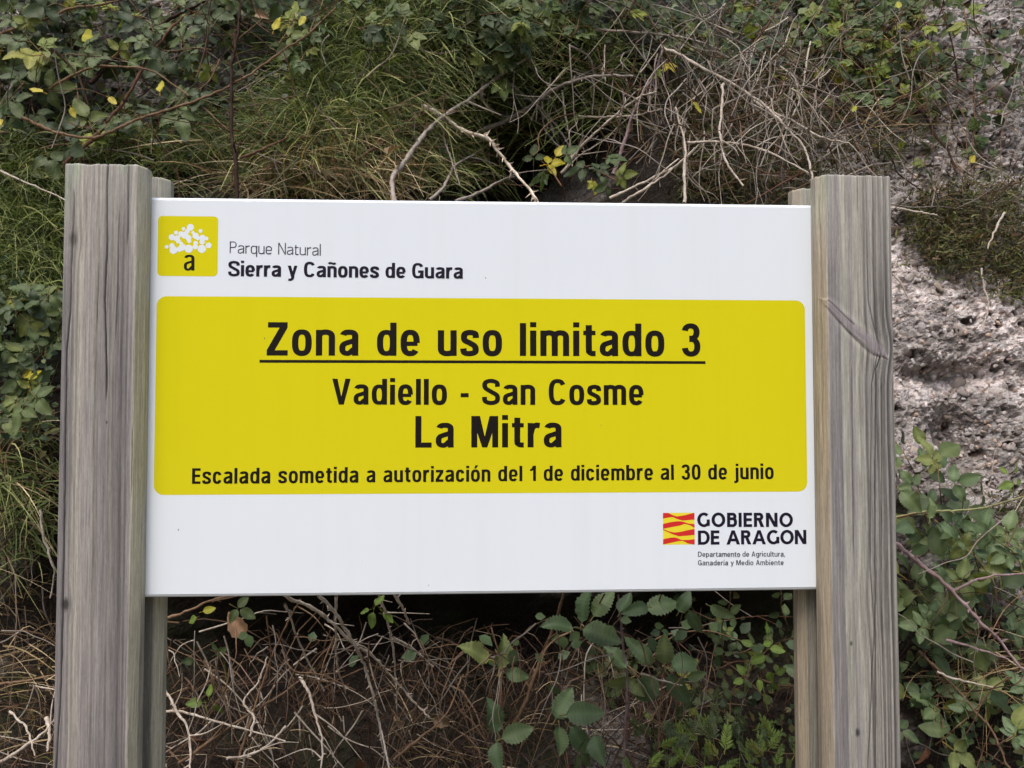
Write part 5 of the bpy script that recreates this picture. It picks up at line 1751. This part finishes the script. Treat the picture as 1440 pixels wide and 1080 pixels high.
def blades(name, boxes, n, Lr, wpx, cols, off=(0.0, 0.06), up=0.9, spread=0.6, droop=1.0, seg=5, lean=0.0, clump=0):
    if clump:
        m = n // clump
        cx, cy = region_points(boxes, m)
        px = np.repeat(cx, clump) + rng.normal(0, 7, m * clump)
        py = np.repeat(cy, clump) + rng.normal(0, 5, m * clump)
        n = m * clump
        cl = np.repeat(rng.normal(0, 0.35, m), clump)
        cf = np.repeat(rng.random(m), clump)
    else:
        px, py = region_points(boxes, n)
        cl = np.zeros(n)
        cf = rng.random(n)
    P = hit(px, py, 0.0)
    P[:, 1] -= rng.uniform(off[0], off[1], n)
    L = rng.uniform(Lr[0], Lr[1], n)
    az = rng.normal(0, spread, n) + cl + lean
    D = np.stack([np.sin(az), -np.abs(rng.normal(0.45, 0.25, n)), np.full(n, up) * np.cos(az) + rng.normal(0, 0.15, n)], -1)
    D /= np.linalg.norm(D, axis=1)[:, None]
    g = droop * rng.uniform(0.2, 1.2, n)
    t = np.linspace(0, 1, seg)
    side = rng.normal(0, 0.25, n)
    ctr = P[:, None] + D[:, None] * (L[:, None] * t[None])[..., None]
    ctr[..., 2] -= (g * L)[:, None] * t[None] ** 2
    ctr[..., 1] -= (0.25 * g * L)[:, None] * t[None] ** 2
    ctr[..., 0] += (side * L)[:, None] * t[None] ** 2
    depth = (P - CL) @ FWD
    wid = (wpx * np.clip(rng.lognormal(-0.05, 0.38, n), 0.35, 2.6) * depth / F / 2)[:, None] * (1 - 0.8 * t[None] ** 1.5)
    tang = np.gradient(ctr, axis=1)
    tang /= np.linalg.norm(tang, axis=2)[..., None] + 1e-9
    face = np.stack([rng.normal(0, 0.7, n), np.full(n, -1.0), rng.normal(0.2, 0.5, n)], -1)
    wv = np.cross(tang, face[:, None])
    wv /= np.linalg.norm(wv, axis=2)[..., None] + 1e-9
    A, B = ctr + wv * wid[..., None], ctr - wv * wid[..., None]
    V = np.stack([A, B], 2).reshape(-1, 3)
    i = (np.arange(n)[:, None] * seg + np.arange(seg - 1)[None]) * 2
    Q = np.stack([i, i + 1, i + 3, i + 2], -1).reshape(-1, 4)
    cols = np.array(cols)
    ci = np.clip(((0.65 * cf + 0.35 * rng.random(n)) * len(cols)).astype(int), 0, len(cols) - 1)
    c = cols[ci] * rng.uniform(0.6, 1.3, n)[:, None]
    C = np.repeat(c, seg * 2, 0)
    me = mesh_np(name, V, Q, M_GRASS, True, C)
    return link(name, me, None, kind='stuff')


G1, G2, G3, G4 = lin(92, 104, 58), lin(114, 126, 70), lin(66, 80, 44), lin(148, 150, 98)
D1, D2, D3, D4 = lin(168, 150, 112), lin(136, 116, 84), lin(190, 174, 140), lin(96, 76, 56)
o = blades('grass', [(425, 60, 560, 230, 7), (540, -10, 700, 160, 4.5), (350, 170, 480, 250, 2), (0, 230, 100, 430, 4), (0, 600, 100, 800, 0.7), (120, 190, 330, 270, 1.3), (690, 60, 860, 200, 1.6), (560, 150, 700, 270, 1.5)],
           16000, (0.05, 0.19), 1.6, [G1, G2, G3, G1, G4, G2], (0.0, 0.12), spread=0.8, clump=10)
o['label'] = 'thin green grass hanging over the bank above the sign and left of it'
o = blades('dry_grass', [(440, 200, 560, 280, 3), (560, 180, 680, 280, 0.8), (0, 600, 100, 1080, 1.2), (330, 230, 480, 280, 1.5), (230, 960, 640, 1080, 0.35), (640, 920, 1000, 1080, 0.4), (1150, 20, 1240, 200, 0.6), (1290, 880, 1440, 960, 0.9)],
           2600, (0.05, 0.18), 1.3, [D1, D2, D3, D4, D2, D4], (0.0, 0.14), spread=1.2, droop=0.5, clump=5)
o['label'] = 'dry tan grass stalks tangled above and below the sign'
o = blades('hanging_stalks', [(560, 850, 960, 1060, 5), (230, 850, 560, 1040, 2), (0, 620, 90, 1000, 0.6)], 750, (0.06, 0.24), 1.4,
           [lin(74, 56, 42), lin(58, 44, 34), lin(100, 80, 62), lin(48, 36, 28)], (0.02, 0.30), up=0.1, spread=1.3, droop=1.5)
o['label'] = 'thin brown stalks hanging in the dark gaps'
o = blades('leaf_litter', [(230, 900, 1120, 1080, 5), (0, 760, 90, 1080, 1), (1265, 850, 1440, 1080, 1.0), (900, 100, 1150, 280, 0.8), (480, 230, 640, 280, 0.6)],
           2400, (0.02, 0.08), 1.5, [lin(40, 30, 24), lin(54, 40, 31), lin(30, 23, 19), lin(72, 56, 44)], (0.0, 0.05), spread=1.6, droop=0.2)
o['label'] = 'brown litter of stalks on the shaded bank'
o = blades('moss', [(1300, 262, 1440, 380, 5), (1270, 290, 1330, 350, 1.5), (1390, 330, 1440, 420, 2.0), (950, 110, 1140, 275, 9), (1140, 180, 1250, 260, 0.8), (1330, 690, 1440, 760, 0.6), (1240, 150, 1330, 250, 0.4)],
           19000, (0.008, 0.028), 1.7, [lin(74, 78, 44), lin(96, 100, 56), lin(54, 56, 36), lin(84, 72, 48), lin(104, 84, 60)], (0.0, 0.06), spread=1.5, droop=0.3, seg=3, clump=8)
o['label'] = 'short dark green cushion growth on the bank'


def small_leaves(name, boxes, n, szpx, cols, off, label):
    px, py = region_points(boxes, n)
    P = hit(px, py, 0.0)
    P[:, 1] -= rng.uniform(off[0], off[1], n)
    depth = (P - CL) @ FWD
    s = rng.uniform(*szpx, n) * depth / F
    tmpl = np.array([(0, 0, 0), (-0.30, 0.22, 0.05), (-0.36, 0.55, 0.06), (0, 1.0, -0.08), (0.36, 0.55, 0.06), (0.30, 0.22, 0.05), (0, 0.5, -0.04)])
    T = np.array([[0, 6, 2, 1], [6, 3, 2, 2], [0, 5, 4, 6], [6, 4, 3, 3]])
    T = np.array([[0, 6, 2, 1], [0, 5, 4, 6]])
    T2 = np.array([[6, 4, 3, 2]])
    Tq = np.concatenate([T, T2])
    nrm = np.stack([rng.normal(0, 0.6, n), np.full(n, -1.0), rng.normal(0.45, 0.45, n)], -1)
    nrm /= np.linalg.norm(nrm, axis=1)[:, None]
    a = rng.uniform(0, 2 * math.pi, n)
    d = np.stack([np.cos(a), 0 * a, np.sin(a)], -1)
    y = d - nrm * (d * nrm).sum(1)[:, None]
    y /= np.linalg.norm(y, axis=1)[:, None]
    x = np.cross(y, nrm)
    V = P[:, None] + s[:, None, None] * (tmpl[None, :, 0:1] * x[:, None] + tmpl[None, :, 1:2] * y[:, None] + tmpl[None, :, 2:3] * nrm[:, None])
    Q = (np.arange(n)[:, None, None] * 7 + Tq[None]).reshape(-1, 4)
    c = np.array(cols)[rng.integers(len(cols), size=n)] * rng.uniform(0.7, 1.3, n)[:, None]
    me = mesh_np(name, V.reshape(-1, 3), Q, M_COVER, True, np.repeat(c, 7, 0))
    o = link(name, me, None, kind='stuff')
    o['label'] = label


small_leaves('ground_cover', [(-20, -20, 480, 230, 5), (480, -20, 950, 80, 3), (950, -20, 1250, 120, 4), (1180, 20, 1440, 150, 1.2), (0, 380, 100, 620, 1.5), (900, 850, 1120, 1080, 0.6), (1262, 760, 1440, 1080, 2), (560, 60, 760, 240, 0.6)],
             4300, (8, 17), [(0.045, 0.07, 0.035), (0.07, 0.10, 0.045), (0.10, 0.13, 0.045), (0.05, 0.08, 0.045), (0.12, 0.11, 0.04)], (0.01, 0.16), 'small leaves of creeping undergrowth spread over the bank')


def tangle(name, boxes, n, Lr, wpx, cols, off, label, seg=5, gravity=0.0, aim=None):
    px, py = region_points(boxes, n)
    mb = MB()
    P0 = hit(px, py, 0.0)
    for i in range(n):
        p = P0[i].copy()
        p[1] -= rng.uniform(*off)
        L = rng.uniform(*Lr)
        a = rng.uniform(0, 2 * math.pi) if aim is None else rng.normal(aim[0], aim[1])
        d = np.array([math.cos(a), rng.normal(-0.1, 0.25), math.sin(a)])
        pts = [p]
        for k in range(seg):
            d = d + rng.normal(0, 0.20, 3) + np.array([0, 0, -gravity])
            d /= np.linalg.norm(d)
            pts.append(pts[-1] + d * L / seg)
        r = px2m(p, rng.uniform(*wpx)) / 2
        c = cols[rng.integers(len(cols))] * rng.uniform(0.6, 1.25)
        S = spline3(pts, 3)
        mb.tube(S, r, r * 0.4, c, 4, 0.1)
        if rng.random() < 0.5:
            q = len(S) // 2
            dd = d + rng.normal(0, 0.7, 3)
            dd /= np.linalg.norm(dd)
            mb.tube(np.array([S[q], S[q] + dd * L * 0.15 + rng.normal(0, .003, 3), S[q] + dd * L * 0.3]), r * 0.6, r * 0.3, c, 4)
    me = mb.mesh(name, M_BARK)
    o = link(name, me, None, kind='stuff')
    o['label'] = label


tangle('twig_tangle', [(860, 60, 1150, 280, 8), (950, 110, 1130, 270, 3), (740, 110, 900, 280, 1.3), (1100, 40, 1250, 200, 1)], 300, (0.08, 0.34), (1.3, 2.9), [GREYC, PALE * 0.85, PALE * 0.7, BROWN, GREYC * 0.65, REDB, BROWN * 0.8], (0.08, 0.26),
       'dense tangle of thin dry twigs above the right half of the sign', gravity=0.05)
tangle('twig_tangle', [(225, 840, 620, 1080, 6), (0, 800, 95, 1080, 3), (620, 840, 900, 1080, 1.5)], 190, (0.08, 0.32), (1.3, 3.2), [GREYC, PALE, BROWN, BROWN * 1.3, DARKC * 1.5, PALE * .8], (0.06, 0.30),
       'tangle of thin dry twigs below the left half of the sign', gravity=0.05, aim=(-1.4, 0.75))
tangle('twig_tangle', [(235, 836, 620, 870, 4), (620, 836, 900, 860, 2)], 90, (0.06, 0.2), (1.3, 3.0), [GREYC, PALE * .8, BROWN, BROWN * 1.4], (0.28, 0.5),
       'thin twigs crossing just under the lower edge of the sign', gravity=0.08, aim=(-1.5, 0.9))
small_leaves('leaf_scatter', [(560, 836, 1110, 870, 3), (235, 840, 560, 880, 0.4)], 45, (12, 24), [(0.06, 0.095, 0.045), (0.08, 0.12, 0.05)], (0.2, 0.42), 'dim small leaves just under the lower edge of the sign')
tangle('hanging_twigs', [(880, 110, 1140, 230, 5), (700, 100, 860, 200, 1.2)], 80, (0.10, 0.28), (1.5, 2.8), [PALE, PALE * .8, GREYC, PALE * .65], (0.14, 0.30),
       'thin pale twigs hanging in front of the mossy bank above the sign', gravity=0.1, aim=(-1.5, 0.35))
tangle('thin_stems', [(-20, -20, 480, 270, 6), (480, -20, 900, 250, 2.5), (1150, -20, 1440, 300, 3.5), (1262, 700, 1440, 1080, 2.5), (0, 300, 95, 800, 1), (900, 840, 1120, 1080, 1)], 520, (0.08, 0.36), (1.1, 2.6), [BROWN, DARKC * 1.4, REDB, BROWN * 1.4, GREYC, PALE * .8], (0.03, 0.26),
       'thin brown stems running through the undergrowth')


# ------------------------------------------------------------------ stones set in the conglomerate
def stone_mesh(seed):
    r = np.random.default_rng(seed)
    V, Q = [], []
    nu, nv = 10, 7
    for j in range(nv):
        ph = math.pi * (j + 0.5) / nv
        for i in range(nu):
            th = 2 * math.pi * i / nu
            V.append((math.sin(ph) * math.cos(th), math.sin(ph) * math.sin(th), math.cos(ph)))
    V = np.array(V)
    # facet it: flatten along a few random directions
    for k in range(7):
        d = r.normal(0, 1, 3)
        d /= np.linalg.norm(d)
        lim = r.uniform(0.55, 0.85)
        h = V @ d
        V = V - d[None] * np.maximum(h - lim, 0)[:, None]
    V *= np.array([1, 0.7, 0.72])
    idx = np.arange(nu * nv).reshape(nv, nu)
    j = np.roll(idx, -1, 1)
    Q = np.stack([idx[:-1], idx[1:], j[1:], j[:-1]], -1).reshape(-1, 4)
    return V, Q


STM = [stone_mesh(600 + i) for i in range(8)]
STME = [mesh_np('pebble', V, Q, M_STONE, True, np.ones((len(V), 3))) for V, Q in STM]


def rock_sample(n, boxes):
    out = []
    while len(out) < n:
        px, py = region_points(boxes, 400)
        P = hit(px, py, 0.0)
        m = rock_mask(P[:, 0], P[:, 2])
        for p, k in zip(P, m):
            if k > 0.35 and len(out) < n:
                out.append(p)
    return np.array(out)


RB = [(1262, 280, 1440, 700, 6), (1180, 60, 1440, 280, 3.5), (1050, 0, 1200, 120, 0.6), (0, 0, 480, 110, 1.8)]
PS = rock_sample(290, RB)
big = sorted([(rng.uniform(6, 11) if rng.random() < 0.7 else rng.uniform(10, 19)) for _ in range(290)])
# a few stones that can be recognised
NAMED = [(1345, 539, 19), (1293, 538, 11), (1328, 237, 14), (1432, 27, 13), (1275, 65, 14), (1425, 110, 20), (1400, 130, 26), (1425, 55, 12), (1113, 42, 12), (1410, 70, 12), (1365, 590, 9), (1365, 610, 8), (1420, 628, 9), (1402, 552, 7), (1412, 545, 7), (1420, 570, 9)]
cnt = 0


def put_stone(p, rpx, mi):
    yb = float(bank_y(np.array([p[0]]), np.array([p[2]]))[0])
    r_ = px2m(p, rpx)
    o = bpy.data.objects.new('pebble', STME[mi])
    COL.objects.link(o)
    o.parent = bank
    o.location = (p[0], yb + r_ * 0.28, p[2])
    o.rotation_euler = (rng.uniform(-0.5, 0.5), rng.uniform(0, 6.28), rng.uniform(-0.5, 0.5))
    o.scale = (r_, r_ * 0.8, r_ * rng.uniform(0.7, 1.0))


for (px, py, r_) in NAMED:
    put_stone(hit(np.array(float(px)), np.array(float(py)), 0), r_, cnt % 8)
    cnt += 1
for p, r_ in zip(PS[:280], big):
    put_stone(p, r_ * 0.66, rng.integers(8))
# the rest of the gravel
n = 1500
PS = rock_sample(n, RB)
VV, QQ, CC = [], [], []
yb = bank_y(PS[:, 0], PS[:, 2])
pal = np.array([(0.32, 0.26, 0.24), (0.42, 0.37, 0.36), (0.16, 0.115, 0.10), (0.52, 0.48, 0.47), (0.45, 0.34, 0.27), (0.25, 0.19, 0.17), (0.36, 0.31, 0.30)])
small = []
for k in range(6):
    V, Q = STM[k]
    Vr = V.reshape(7, 10, 3)[::2, ::2].reshape(-1, 3)
    idx = np.arange(20).reshape(4, 5)
    j = np.roll(idx, -1, 1)
    small.append((Vr, np.stack([idx[:-1], idx[1:], j[1:], j[:-1]], -1).reshape(-1, 4)))
b = 0
for i in range(n):
    V, Q = small[rng.integers(6)]
    r_ = px2m(PS[i], rng.uniform(1.6, 4.6))
    a = rng.uniform(0, 6.28)
    R = np.array([[math.cos(a), 0, math.sin(a)], [0, 1, 0], [-math.sin(a), 0, math.cos(a)]])
    W3 = (V * np.array([r_ * 1.25, r_, r_])) @ R.T + np.array([PS[i][0], yb[i] + r_ * 0.1, PS[i][2]])
    VV.append(W3)
    QQ.append(Q + b)
    b += len(V)
    CC.append(np.broadcast_to(pal[rng.integers(7)] * rng.uniform(0.75, 1.25), (len(V), 3)))


def mat_gravel():
    m = Nodes('gravel_stone')
    at = m.n('ShaderNodeAttribute', attribute_name='Col').outputs['Color']
    tc = m.n('ShaderNodeTexCoord').outputs['Object']
    n1 = m.noise(120, 4, tc, 0.7)
    c = m.mix(at, m.ramp(n1, [(0.3, (0.55, 0.52, 0.5)), (0.7, (1.25, 1.25, 1.25))]), 0.8, 'MULTIPLY')
    m.l(c, m.b.inputs['Base Color'])
    m.b.inputs['Roughness'].default_value = 0.85
    m.b.inputs['Specular IOR Level'].default_value = 0.25
    return m.m


link('gravel', mesh_np('gravel', np.concatenate(VV), np.concatenate(QQ), mat_gravel(), False, np.concatenate(CC)), bank, kind='stuff')
